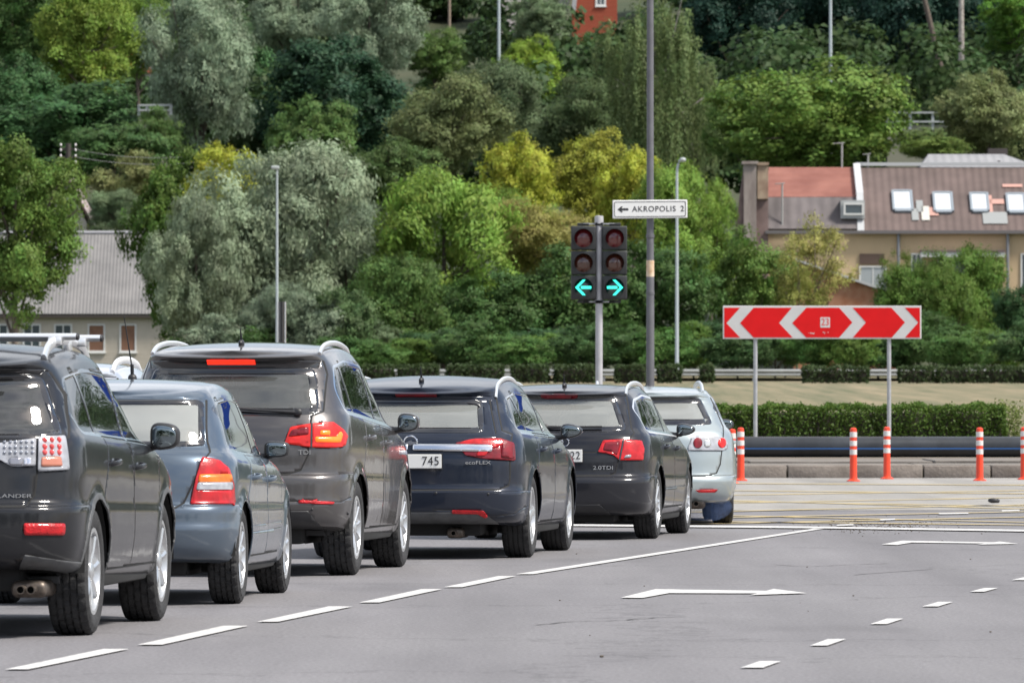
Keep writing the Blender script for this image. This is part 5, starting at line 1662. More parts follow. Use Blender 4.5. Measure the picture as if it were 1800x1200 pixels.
class Site:
    """pixel -> local coordinates of a building whose front stands at depth D"""
    def __init__(s, root, D): s.r = root; s.D = D; s.o = root.location
    def X(s, px, dy=0): return (px - 900) / F * (s.D + dy) - s.o.x
    def Z(s, py, dy=0): return CH + (HZ - py) * (s.D + dy) / F - s.o.z

def add_quad(bm, pts, mi=0):
    f = bm.faces.new([bm.verts.new(p) for p in pts]); f.material_index = mi; return f

WFRAME = mat('window_frame_white', (.62, .62, .60), rough=.5)
PANE = mat('house_window_glass', (.05, .07, .08), rough=.06, coat=1)
def window(parent, S, x0, x1, y0, y1, dy=0, pane=PANE, frame=WFRAME, fw=.09, bar=True, sill=True):
    bx = bmesh.new(); a, b, c, d_ = S.X(x0), S.X(x1), S.Z(y1), S.Z(y0); Y = dy
    for q in ((a - fw, a, c - fw, d_ + fw), (b, b + fw, c - fw, d_ + fw), (a, b, d_, d_ + fw), (a, b, c - fw, c)): add_box(bx, q[0], q[1], Y - .05, Y + .02, q[2], q[3])
    if bar: add_box(bx, (a + b) / 2 - .03, (a + b) / 2 + .03, Y - .03, Y + .01, c, d_)
    if sill: add_box(bx, a - fw - .05, b + fw + .05, Y - .12, Y + .02, c - fw - .06, c - fw - .001)
    w = obj('window', bx, frame, parent, smooth=False)
    g = bmesh.new(); add_box(g, a, b, Y - .012, Y + .02, c, d_); obj('pane', g, pane, w, smooth=False)
    return w

# long low house with corrugated roof, left
D = 400.0
h = empty('house', at(90, D, z=gz(D))); S = Site(h, D)
SID = siding('cream_siding', (.47, .42, .35))
bm = bmesh.new(); add_box(bm, S.X(-260), S.X(305), 0, 8, -1, S.Z(553)); obj('wall', bm, SID, h, smooth=False)
bm = bmesh.new()
ze, zr_ = S.Z(548), S.Z(410, 4.5)
xl, xr_ = S.X(-275), S.X(262)
add_quad(bm, [(xl, -.45, ze - .1), (S.X(312), -.45, ze - .1), (S.X(258, 4.5), 4.5, zr_), (xl, 4.5, zr_)])
add_quad(bm, [(xl, 4.5, zr_), (S.X(258, 4.5), 4.5, zr_), (S.X(312), 9.4, ze - .1), (xl, 9.4, ze - .1)])
add_quad(bm, [(S.X(312), -.45, ze - .1), (S.X(312), 9.4, ze - .1), (S.X(258, 4.5), 4.5, zr_)])
ro_ = obj('roof', bm, corr_mat('fibre_cement_roof', (.125, .122, .122), (.195, .188, .185), .18), h, smooth=False)
md = ro_.modifiers.new('thickness', 'SOLIDIFY'); md.thickness = .08
bm = bmesh.new(); add_tube(bm, [(xl, 4.5, zr_ + .03), (S.X(258, 4.5), 4.5, zr_ + .03)], .10, 8); obj('ridge', bm, mat('ridge_grey', (.28, .28, .30), rough=.8), ro_)
bm = bmesh.new(); add_box(bm, xl, S.X(306), -.42, -.02, ze - .30, ze - .16); obj('eaves_board', bm, mat('dark_wood', (.05, .04, .035), rough=.8), h, smooth=False)
BOARD = mat('brown_board', (.20, .10, .06), rough=.7, noise=.15, nscale=3)
for a, b, m_, lb in ((43, 69, PANE, None), (98, 124, PANE, None), (157, 182, BOARD, 'window closed with a brown board'), (213, 237, BOARD, 'window closed with a brown board')):
    w = window(h, S, a, b, 572, 616, 0, m_, bar=m_ is PANE)
    if lb: w['label'] = lb
window(h, S, -14, 12, 572, 616)
tag(h, 'long low cream house with grey corrugated roof behind the left-hand tree', 'house')

# gabled house top left
D = 432.0
h = empty('house', at(108, D, z=gz(D))); S = Site(h, D)
zt, zb_ = S.Z(308), S.Z(392)
WW = mat('pale_plaster', (.52, .48, .44), rough=.85, noise=.1, nscale=1)
bm = bmesh.new(); b = bmesh.new()
xl, xr_, xm = S.X(50), S.X(160), S.X(118)
add_prism(bm, [(xl + .15, 0), (xr_ - .25, 0), (xr_ - .25, zb_), (xm, zt - .25), (xl + .15, zb_)], 0, 7, 'xz'); obj('wall', bm, WW, h, smooth=False)
bm = bmesh.new()
for (xa_, za_), (xb_, zb2) in (((xl - .3, zb_ - .25), (xm, zt)), ((xm, zt), (xr_ + .25, zb_ - .3))):
    add_quad(bm, [(xa_, -.5, za_), (xb_, -.5, zb2), (xb_, 7.5, zb2), (xa_, 7.5, za_)])
ro_ = obj('roof', bm, corr_mat('mauve_roof', (.25, .19, .19), (.30, .25, .25), .25), h, smooth=False)
md = ro_.modifiers.new('thickness', 'SOLIDIFY'); md.thickness = .06
bm = bmesh.new(); bw = .22
add_prism(bm, [(xm, zt + .05), (xr_ + .3, zb_ - .35), (xr_ + .3, zb_ - .6), (xm, zt - .28)], -.62, -.52, 'xz'); add_prism(bm, [(xm, zt + .05), (xl - .3, zb_ - .35), (xl - .3, zb_ - .6), (xm, zt - .28)], -.62, -.52, 'xz')
obj('bargeboard', bm, mat('dark_red_brown', (.055, .028, .025), rough=.6), h, smooth=False)
window(h, S, 104, 118, 345, 368)
tag(h, 'small gabled house with dark brown bargeboards half hidden by the left-hand tree', 'house')

# yellow building with mansard roof, right
D = 420.0
h = empty('building', at(1580, D, z=gz(D))); S = Site(h, D)
YW = mat('yellow_plaster', (.60, .45, .27), rough=.9, col2=(.47, .35, .22), nscale=.35, stretch=(1, 1, .4))
bm = bmesh.new(); add_box(bm, S.X(1338), S.X(2060), 0, 12, -3, S.Z(403)); obj('wall', bm, YW, h, smooth=False)
e0, mid, rg = S.Z(402), S.Z(346, 1.2), S.Z(294, 5)
xa_, xd, xe = S.X(1345), S.X(1512), S.X(2070)
bm = bmesh.new(); add_quad(bm, [(xa_, 1.2, mid), (xd, 1.2, mid), (xd, 5, rg), (S.X(1352, 5), 5, rg)])
r1 = obj('tiled_roof', bm, corr_mat('red_tiles', (.155, .052, .038), (.235, .095, .07), .34, 1), h, smooth=False)
md = r1.modifiers.new('thickness', 'SOLIDIFY'); md.thickness = .1
bm = bmesh.new(); add_quad(bm, [(xa_, -.2, e0), (xd, -.2, e0), (xd, 1.12, mid - .02), (xa_, 1.12, mid - .02)])
r2 = obj('metal_roof', bm, corr_mat('dark_sheet_roof', (.085, .075, .075), (.15, .13, .13), .62), h, smooth=False)
md = r2.modifiers.new('thickness', 'SOLIDIFY'); md.thickness = .1
bm = bmesh.new(); add_quad(bm, [(xd + .05, -.3, e0 - .1), (xe, -.3, e0 - .1), (xe, 5, rg), (xd + .05, 5, rg)]); add_quad(bm, [(xa_, 5, rg), (xe, 5, rg), (xe, 12, e0), (xa_, 12, e0)])
r3 = obj('brown_roof', bm, corr_mat('brown_sheet_roof', (.080, .058, .052), (.125, .090, .082), .42), h, smooth=False)
md = r3.modifiers.new('thickness', 'SOLIDIFY'); md.thickness = .1
bm = bmesh.new(); add_prism(bm, [(-.36, e0 - .2), (-.1, e0 - .2), (5.0, rg + .14), (4.8, rg + .22), (1.0, mid + .25)], S.X(1507), S.X(1519), 'yz'); add_box(bm, S.X(1512), xe, 4.9, 5.1, rg + .08, rg + .26); obj('parapet', bm, mat('white_flashing', (.42, .43, .44), rough=.6), h, smooth=False)
bm = bmesh.new(); add_box(bm, xa_, xe, -.45, -.25, e0 - .28, e0 - .1); obj('gutter', bm, mat('dark_gutter', (.13, .12, .12), rough=.6), h, smooth=False)
SKY_ = mat('skylight_glass', (.50, .53, .56), rough=.06, coat=1, metal=.0)
sl = math.atan2(rg - e0, 5.3)
for a, b, c, d_ in ((1573, 1602, 338, 368), (1645, 1673, 341, 370), (1710, 1736, 342, 369), (1774, 1801, 343, 371), (1838, 1866, 344, 371)):
    f0 = (402 - d_) / 109.0 ; f1 = (402 - c) / 109.0
    q = lambda f: (-.3 + 5.3 * f, e0 - .1 + (rg - e0 + .1) * f)
    (ya, za), (yb, zb2) = q(f0), q(f1)
    bm = bmesh.new(); x0_, x1_ = S.X(a, ya), S.X(b, ya); nrm = Vector((0, -math.sin(sl), math.cos(sl)))
    def pt(x_, f, k): y_, z_ = q(f); v = Vector((x_, y_, z_)) + nrm * k; return v
    for (u0, u1, g0, g1) in ((x0_ - .12, x0_, f0 - .015, f1 + .015), (x1_, x1_ + .12, f0 - .015, f1 + .015), (x0_, x1_, f1, f1 + .02), (x0_, x1_, f0 - .04, f0)):
        A_ = [pt(u0, g0, .02), pt(u1, g0, .02), pt(u1, g1, .02), pt(u0, g1, .02)]; B_ = [pt(u0, g0, .16), pt(u1, g0, .16), pt(u1, g1, .16), pt(u0, g1, .16)]
        va = [bm.verts.new(v) for v in A_]; vb = [bm.verts.new(v) for v in B_]
        bm.faces.new(vb)
        for k in range(4): bm.faces.new([va[k], va[(k + 1) % 4], vb[(k + 1) % 4], vb[k]])
    w = obj('skylight', bm, mat('skylight_frame', (.20, .23, .26), rough=.5), h, smooth=False)
    bm = bmesh.new(); add_quad(bm, [pt(x0_, f0, .12), pt(x1_, f0, .12), pt(x1_, f1, .12), pt(x0_, f1, .12)]); obj('pane', bm, SKY_, w, smooth=False)
PT = mat('roof_patch', (.42, .24, .20), rough=.8); PG = mat('roof_patch_grey', (.24, .25, .25), rough=.8)
for a, b, c, d_, m_ in ((1610, 1622, 352, 372, PG), (1601, 1613, 366, 386, PG), (1618, 1632, 362, 386, mat('pale_patch', (.45, .44, .40), rough=.8)), (1632, 1648, 364, 378, PT), (1740, 1765, 350, 358, PT), (1738, 1744, 343, 372, PT), (1725, 1768, 372, 392, PG), (1765, 1800, 324, 329, PT)):
    f0 = (402 - d_) / 109.0 ; f1 = (402 - c) / 109.0
    bm = bmesh.new(); va = [pt(S.X(a, 2), f0, .065), pt(S.X(b, 2), f0, .065), pt(S.X(b, 2), f1, .065), pt(S.X(a, 2), f1, .065)]
    add_quad(bm, va); obj('roof_patch', bm, m_, r3, smooth=False)
# dormer
bm = bmesh.new(); add_box(bm, S.X(1478), S.X(1520), -.1, 1.4, S.Z(384), S.Z(352), .0); dm = obj('dormer', bm, mat('grey_cladding', (.35, .36, .36), rough=.7), h, smooth=False)
window(dm, S, 1486, 1515, 360, 375, -.12, fw=.10, sill=False, bar=False)
# chimneys
CON = mat('old_concrete', (.34, .30, .27), rough=.95, col2=(.20, .165, .15), nscale=1.1, stretch=(2, 1, .5))
bm = bmesh.new(); add_box(bm, S.X(1307), S.X(1329), -.6, .6, -3, S.Z(289)); add_box(bm, S.X(1304), S.X(1332), -.75, .75, S.Z(289), S.Z(284)); obj('chimney', bm, CON, h, smooth=False)
bm = bmesh.new(); add_box(bm, S.X(1331), S.X(1350), -.5, .9, S.Z(350), S.Z(287)); add_box(bm, S.X(1329.5), S.X(1351), -.6, 1, S.Z(291), S.Z(286)); obj('chimney', bm, mat('rusty_render', (.36, .28, .20), rough=.95, col2=(.20, .12, .085), nscale=1.3), h, smooth=False)
bm = bmesh.new(); add_prism(bm, [(S.X(1293), S.Z(395)), (S.X(1307), S.Z(300)), (S.X(1307), -3), (S.X(1293), -3)], -.4, .6, 'xz'); add_prism(bm, [(S.X(1329), S.Z(350)), (S.X(1350), S.Z(350)), (S.X(1350), -3), (S.X(1329), -3)], -.3, .6, 'xz'); obj('gable_wall', bm, mat('brown_render', (.17, .12, .11), rough=.95, noise=.3, nscale=1), h, smooth=False)
for px in (1579, 1771):
    bm = bmesh.new(); add_tube(bm, [(S.X(px), -.2, -2), (S.X(px), -.2, S.Z(406))], .09, 10); obj('downpipe', bm, mat('zinc_pipe', (.22, .23, .25), rough=.5, metal=.4), h)
DARKW = mat('dark_window', (.07, .085, .10), rough=.1, coat=1)
window(h, S, 1513, 1556, 470, 512, -.02, mat('pale_curtain_glass', (.33, .36, .37), rough=.15, coat=1), bar=True)
bm = bmesh.new(); add_box(bm, S.X(1511), S.X(1554), -.1, .02, S.Z(464), S.Z(446)); obj('vent_panel', bm, mat('dark_brown_panel', (.10, .065, .05), rough=.8), h, smooth=False)
window(h, S, 1604, 1618, 448, 480, -.02, DARKW); window(h, S, 1650, 1700, 452, 500, -.02, DARKW); window(h, S, 1715, 1745, 470, 510, -.02, DARKW); window(h, S, 1797, 1830, 448, 510, -.02, DARKW)
bm = bmesh.new(); add_box(bm, S.X(1617), S.X(1765), -.9, .0, S.Z(452), S.Z(444)); obj('awning', bm, mat('awning_white', (.60, .60, .60), rough=.6), h, smooth=False)
bm = bmesh.new(); add_box(bm, S.X(1617), S.X(1765), -.95, .0, S.Z(443.5), S.Z(440)); obj('awning_cover', bm, mat('awning_brown', (.14, .10, .10), rough=.6), h, smooth=False)
for px, dz, sz in ((1480, 1.35, 1), (1526, .75, .6), (1375, -1.0, .8)):
    bm = bmesh.new(); zz = rg + .0; y_ = 5.0
    if px == 1375: zz = e0 + .3; y_ = 0; dz = S.Z(322) - zz
    x_ = S.X(px, y_)
    add_tube(bm, [(x_, y_, zz - .2), (x_, y_, zz + dz)], .05, 8)
    add_tube(bm, [(x_ - .5 * sz, y_, zz + dz - .05), (x_ + .15, y_, zz + dz)], .03, 6)
    for q in range(5): add_tube(bm, [(x_ - .45 * sz + q * .13 * sz, y_ - .3, zz + dz - .03), (x_ - .45 * sz + q * .13 * sz, y_ + .3, zz + dz - .03)], .015, 5)
    obj('aerial', bm, mat('aerial_grey', (.30, .30, .29), rough=.6), h)
tag(h, 'yellow plastered building with patched brown and red roofs and four bright skylights', 'building')
# lean-to
D = 408.0
h = empty('shed', at(1480, D, z=gz(D))); S = Site(h, D)
bm = bmesh.new(); add_prism(bm, [(S.X(1395), -2), (S.X(1582), -2), (S.X(1582), S.Z(522)), (S.X(1395), S.Z(458))], 0, 5, 'xz'); obj('wall', bm, mat('brick_orange', (.30, .12, .06), rough=.9, col2=(.38, .20, .12), nscale=2), h, smooth=False)
bm = bmesh.new(); add_prism(bm, [(S.X(1388), S.Z(455)), (S.X(1590), S.Z(524)), (S.X(1590), S.Z(520)), (S.X(1388), S.Z(450))], -.3, 5.3, 'xz'); obj('roof', bm, mat('pale_sheet', (.42, .42, .42), rough=.7), h, smooth=False)
tag(h, 'brick shed with sloping pale roof edge below the yellow building', 'shed')
# grey hipped roof behind
D = 455.0
h = empty('house', at(1720, D, z=gz(D))); S = Site(h, D)
bm = bmesh.new(); add_box(bm, S.X(1632), S.X(1830), 0, 9, -2, S.Z(300)); obj('wall', bm, WW, h, smooth=False)
bm = bmesh.new(); zt = S.Z(271, 4.5); zb_ = S.Z(302)
a_, b_, c_, d_ = (S.X(1612), -.4, zb_), (S.X(1850), -.4, zb_), (S.X(1764, 4.5), 4.5, zt), (S.X(1632, 4.5), 4.5, zt)
e_, f_ = (S.X(1850), 9.4, zb_), (S.X(1612), 9.4, zb_)
add_quad(bm, [a_, b_, c_, d_]); add_quad(bm, [b_, e_, c_]); add_quad(bm, [e_, f_, d_, c_]); add_quad(bm, [f_, a_, d_])
rr_ = obj('roof', bm, corr_mat('grey_sheet_roof', (.20, .20, .21), (.25, .25, .26), .5), h, smooth=False)
bm = bmesh.new(); add_box(bm, S.X(1742, 3), S.X(1775, 3), 5, 6, zt - .3, S.Z(261, 5)); obj('chimney', bm, mat('dark_chimney', (.06, .05, .05), rough=.9), rr_, smooth=False)
bm = bmesh.new(); add_tube(bm, [(S.X(1757, 2), 2.4, S.Z(292, 2)), (S.X(1757, 2), 2.4, S.Z(282, 2))], .09, 8); obj('vent_pipe', bm, BLK, rr_)
tag(h, 'house with pale grey hipped roof showing above the yellow building', 'house')
# orange house on the hill
D = 640.0
h = empty('house', at(1010, D, z=gz(D))); S = Site(h, D)
bm = bmesh.new(); add_box(bm, S.X(1006), S.X(1085), 0, 8, -8, S.Z(-60)); obj('wall', bm, siding('orange_boards', (.30, .060, .028), .2), h, smooth=False)
bm = bmesh.new(); add_quad(bm, [(S.X(868), -1, S.Z(58)), (S.X(985), -1, S.Z(70)), (S.X(1016), 3, S.Z(-60)), (S.X(900), 3, S.Z(-60))])
r_o = obj('roof', bm, corr_mat('hill_roof', (.19, .17, .175), (.25, .23, .23), .3), h, smooth=False); md = r_o.modifiers.new('thickness', 'SOLIDIFY'); md.thickness = .15
bm = bmesh.new(); add_box(bm, S.X(880), S.X(985), 0, 7, -8, S.Z(66)); obj('side_wall', bm, mat('red_brown_wall', (.16, .055, .035), rough=.9), h, smooth=False)
bm = bmesh.new(); add_prism(bm, [(S.X(1004), S.Z(20)), (S.X(1012), S.Z(20)), (S.X(1020), S.Z(-62)), (S.X(1012), S.Z(-62))], -1.1, 0, 'xz'); obj('verge', bm, mat('verge_grey', (.35, .35, .36), rough=.7), h, smooth=False)
window(h, S, 1050, 1062, -8, 8, 0, fw=.16)
tag(h, 'bright orange wooden house with grey roof at the top of the slope', 'house')
# pinkish house behind leaves top left
D = 600.0
h = empty('house', at(222, D, z=gz(D))); S = Site(h, D)
bm = bmesh.new(); add_box(bm, S.X(180), S.X(262), 0, 7, -4, S.Z(112)); obj('wall', bm, mat('pale_wall', (.45, .42, .42), rough=.9), h, smooth=False)
bm = bmesh.new(); add_prism(bm, [(S.X(172), S.Z(128)), (S.X(270), S.Z(128)), (S.X(222), S.Z(78))], -.4, 7.4, 'xz'); obj('roof', bm, mat('orange_tiles', (.55, .13, .06), rough=.85, noise=.2, nscale=2), h, smooth=False)
tag(h, 'house with orange tiled roof glimpsed through the leaves at upper left', 'house')
# railings
def railing(px0_, px1_, py0_, py1_, D, lb, m_, n=5):
    t = empty('railing', at((px0_ + px1_) / 2, D, z=CH + (HZ - py1_) * D / F)); S = Site(t, D)
    bm = bmesh.new()
    for f in (0, .55): z_ = S.Z(py0_ + (py1_ - py0_) * f); add_box(bm, S.X(px0_), S.X(px1_), -.05, .05, z_ - .09, z_ + .02)
    obj('rail', bm, m_, t, smooth=False)
    for k in range(n):
        bm = bmesh.new(); x_ = S.X(px0_ + (px1_ - px0_) * k / (n - 1)); add_box(bm, x_ - .09, x_ + .09, .055, .17, -.1, S.Z(py0_)); obj('post', bm, m_, t, smooth=False)
    bm = bmesh.new(); add_box(bm, S.X(px0_), S.X(px1_), .1, .5, -4, S.Z(py1_ - 6)); obj('base_wall', bm, mat('mossy_wall', (.20, .20, .15), rough=.9), t, smooth=False)
    tag(t, lb, 'railing')
WR = mat('pale_railing', (.34, .36, .36), rough=.6)
railing(1560, 1720, 197, 226, 498, 'pale railing on the slope between two round trees at right', WR)
railing(244, 300, 184, 200, 497, 'short pale railing showing left of the tall silvery willow', WR)
# utility pole with insulators and wires
D = 436.0
t = empty('utility_pole', at(120, D, z=gz(D))); S = Site(t, D)
bm = bmesh.new(); add_tube(bm, [(0, 0, 0), (0, 0, S.Z(252))], .15, 10); 
for py in (262, 276): add_box(bm, -.5, .5, -.06, .06, S.Z(py) - .06, S.Z(py) + .06)
obj('pole', bm, mat('tarred_wood', (.05, .042, .038), rough=.9), t)
bm = bmesh.new()
for py in (258, 267, 277, 288):
    for dx_ in (-.42, .42): add_ball(bm, (dx_, -.1, S.Z(py) + .1), .055, .055, .085, 10, 8)
ins = obj('insulators', bm, mat('porcelain', (.70, .68, .66), rough=.2), t)
tag(t, 'dark wooden utility pole with white insulators above the gabled house', 'utility pole')
bm = bmesh.new()
for k, (py0_, py1_) in enumerate(((262, 258), (275, 268))):
    a = at(128, D, py0_); b = at(420, D + 20, py1_ + 5)
    add_tube(bm, [a + (b - a) * (i / 12) - Vector((0, 0, .5 * 4 * (i / 12) * (1 - i / 12))) for i in range(13)], .012, 5)
o = obj('wires', bm, mat('wire_grey', (.20, .20, .20), rough=.6)); tag(o, 'thin overhead wires running right from the utility pole', 'wires')
# blue hoarding, outside the view to the right, seen in the car windows
t = empty('billboard', (22, 172, 0)); 
bm = bmesh.new(); add_box(bm, -2.8, 2.8, -.1, .1, 11.0, 15.0, .03); pn = obj('panel', bm, mat('blue_panel', (.008, .07, .50), rough=.4), t, smooth=False)
bm = bmesh.new()
for k in range(9): add_prism(bm, [(x_ * .22 + 1.0 * math.cos(k * .7) * (1.3), z_ * .22 + 13.0 + .9 * math.sin(k * .7)) for x_, z_ in ((0, 1), (.3, .3), (1, 0), (.3, -.3), (0, -1), (-.3, -.3), (-1, 0), (-.3, .3))], -.14, -.11, 'xz')
obj('stars', bm, mat('yellow_stars', (.7, .6, .05), rough=.5), pn, smooth=False)
for dx_ in (-2, 2):
    bm = bmesh.new(); add_tube(bm, [(dx_, .2, 0), (dx_, .2, 11.0)], .18, 10); obj('post', bm, GALV, t)
t.rotation_euler = (0, 0, R(-18))
tag(t, 'large blue billboard with yellow stars standing off to the right', 'billboard')
# ------------------------------------------------------------ foliage
def leaf_mat(name, trans=.35):
    m = bpy.data.materials.new(name); m.use_nodes = True; nt = m.node_tree; nt.nodes.clear()
    o = nt.nodes.new('ShaderNodeOutputMaterial'); oi = nt.nodes.new('ShaderNodeObjectInfo')
    at_ = nt.nodes.new('ShaderNodeAttribute'); at_.attribute_name = 'tone'
    mr = nt.nodes.new('ShaderNodeMapRange'); mr.inputs[3].default_value = .48; mr.inputs[4].default_value = 1.62; nt.links.new(at_.outputs['Fac'], mr.inputs[0])
    mm = nt.nodes.new('ShaderNodeMix'); mm.data_type = 'RGBA'; mm.blend_type = 'MULTIPLY'; mm.inputs[0].default_value = 1
    nt.links.new(oi.outputs['Color'], mm.inputs[6]); nt.links.new(mr.outputs[0], mm.inputs[7])
    # older leaves turn yellower
    at2 = nt.nodes.new('ShaderNodeAttribute'); at2.attribute_name = 'hue'
    hs = nt.nodes.new('ShaderNodeHueSaturation'); mh = nt.nodes.new('ShaderNodeMapRange'); mh.inputs[3].default_value = .470; mh.inputs[4].default_value = .525
    nt.links.new(at2.outputs['Fac'], mh.inputs[0]); nt.links.new(mh.outputs[0], hs.inputs['Hue']); nt.links.new(mm.outputs[2], hs.inputs['Color'])
    p = nt.nodes.new('ShaderNodeBsdfPrincipled'); p.inputs['Roughness'].default_value = .55; p.inputs['Specular IOR Level'].default_value = .15
    tr = nt.nodes.new('ShaderNodeBsdfTranslucent'); ms = nt.nodes.new('ShaderNodeMixShader'); ms.inputs[0].default_value = trans
    nt.links.new(hs.outputs[0], p.inputs['Base Color']); nt.links.new(hs.outputs[0], tr.inputs[0])
    nt.links.new(p.outputs[0], ms.inputs[1]); nt.links.new(tr.outputs[0], ms.inputs[2]); nt.links.new(ms.outputs[0], o.inputs[0])
    return m
LEAF = leaf_mat('leaves')
BARK = mat('bark', (.10, .08, .065), rough=.95, noise=.4, nscale=5)
BARKW = mat('birch_bark', (.45, .42, .38), rough=.9, col2=(.15, .13, .12), nscale=4)

def leaves_to_mesh(name, P, N, L, W, tone, hue, axis=None, m=LEAF):
    """diamond leaves: centre P, normal N, length L, width W"""
    n = len(P)
    N = N / (np.linalg.norm(N, axis=1, keepdims=True) + 1e-9)
    if axis is None:
        axis = np.random.default_rng(1).normal(size=(n, 3))
    T = axis - N * (axis * N).sum(1, keepdims=True)
    T /= (np.linalg.norm(T, axis=1, keepdims=True) + 1e-9)
    B = np.cross(N, T)
    L = np.asarray(L).reshape(-1, 1); W = np.asarray(W).reshape(-1, 1)
    V = np.stack([P - T * L / 2, P + B * W / 2 + T * L * .05 + N * W * .12, P + T * L / 2, P - B * W / 2 + T * L * .05 + N * W * .12], 1).reshape(-1, 3)
    me = bpy.data.meshes.new(name)
    me.vertices.add(4 * n); me.vertices.foreach_set('co', V.ravel().astype(np.float32))
    me.loops.add(4 * n); me.loops.foreach_set('vertex_index', np.arange(4 * n, dtype=np.int32))
    me.polygons.add(n); me.polygons.foreach_set('loop_start', np.arange(0, 4 * n, 4, dtype=np.int32)); me.polygons.foreach_set('loop_total', np.full(n, 4, np.int32))
    for nm, arr in (('tone', tone), ('hue', hue)):
        a = me.attributes.new(nm, 'FLOAT', 'FACE'); a.data.foreach_set('value', np.clip(arr, 0, 1).astype(np.float32))
    me.materials.append(m); me.update(); me.validate()
    return me

def crown_points(rg, n, nl=34, tuft=26, shape='round', lobe=(.20, .34), inner=.35, tuft_s=.075, droop=0.0):
    """points of a unit crown (radius 1, z 0..2) in lobes and tufts; returns P, N, tone, hue"""
    C, Rr = [], []
    while len(C) < nl:
        d_ = rg.normal(size=3); d_ /= np.linalg.norm(d_)
        r = rg.uniform(inner, .80) ; z = d_[2] * r
        w = 1.0
        if shape == 'cone': w = 1 - .45 * max(0, z)
        if shape == 'vase': w = .75 + .3 * z
        if shape == 'flat' and z < -.35: continue
        p = np.array([d_[0] * r * w, d_[1] * r * w, 1 + z])
        C.append(p); Rr.append(rg.uniform(*lobe) * (1.15 - .25 * r))
    C, Rr = np.array(C), np.array(Rr)
    pr = Rr ** 2; pr /= pr.sum()
    T, TN, TL = [], [], []
    nt_ = nl * tuft
    li = rg.choice(nl, nt_, p=pr)
    d_ = rg.normal(size=(nt_, 3)); d_[:, 2] += .25; d_ /= np.linalg.norm(d_, axis=1, keepdims=True)
    TP = C[li] + d_ * Rr[li][:, None] * rg.uniform(.75, 1.12, (nt_, 1))
    # drop tufts buried inside other lobes
    dist = np.linalg.norm(TP[:, None, :] - C[None], axis=2) / Rr[None]
    bur = (dist < .72).sum(1) > 0
    keep = ~bur | (rg.random(nt_) < .15)
    TP, TD, li = TP[keep], d_[keep], li[keep]
    m = len(TP)
    k = rg.integers(0, m, n)
    off = rg.normal(size=(n, 3)) * tuft_s
    off[:, 2] *= .8
    if droop: off[:, 2] = -np.abs(rg.normal(size=n)) * droop; off[:, :2] *= .55
    P = TP[k] + off
    N = TD[k] * 1.1 + rg.normal(size=(n, 3)) * .34 + np.array([0, 0, .30])
    lt = rg.random(nl); tt = rg.random(m)
    tone = .42 * lt[li[k]] + .42 * tt[k] + .22 * rg.random(n) - .03
    hue = .5 * lt[li[k]][::-1] + .5 * tt[k]
    return P, N, tone, hue, C, Rr

def trunk_mesh(rg, C, Rr, th=.05, birch=False, limbs=9):
    bm = bmesh.new()
    lean = rg.normal(size=2) * .06
    base = Vector((0, 0, -1.2)); top = Vector((lean[0], lean[1], 1.35))
    pts = [base, Vector((lean[0] * .2, lean[1] * .2, -.2)), Vector((lean[0] * .6, lean[1] * .3, .5)), top]
    add_tube(bm, smooth_line(pts, 3), [th * (1 - .075 * i) for i in range(10)], 8)
    for i in rg.choice(len(C), min(limbs, len(C)), replace=False):
        z0 = rg.uniform(-.1, .9); p = Vector((lean[0] * .5, lean[1] * .5, z0)); c = Vector(C[i])
        mid = p.lerp(c, .5) + Vector((0, 0, -.08 + .1 * rg.random()))
        add_tube(bm, smooth_line([p, mid, c, c + (c - mid) * .35], 3), [th * .5, th * .42, th * .36, th * .3, th * .26, th * .22, th * .18, th * .14, th * .1, th * .08], 6)
    me = bpy.data.meshes.new('trunk'); bm.to_mesh(me); bm.free()
    me.polygons.foreach_set('use_smooth', [True] * len(me.polygons))
    me.materials.append(BARKW if birch else BARK)
    return me

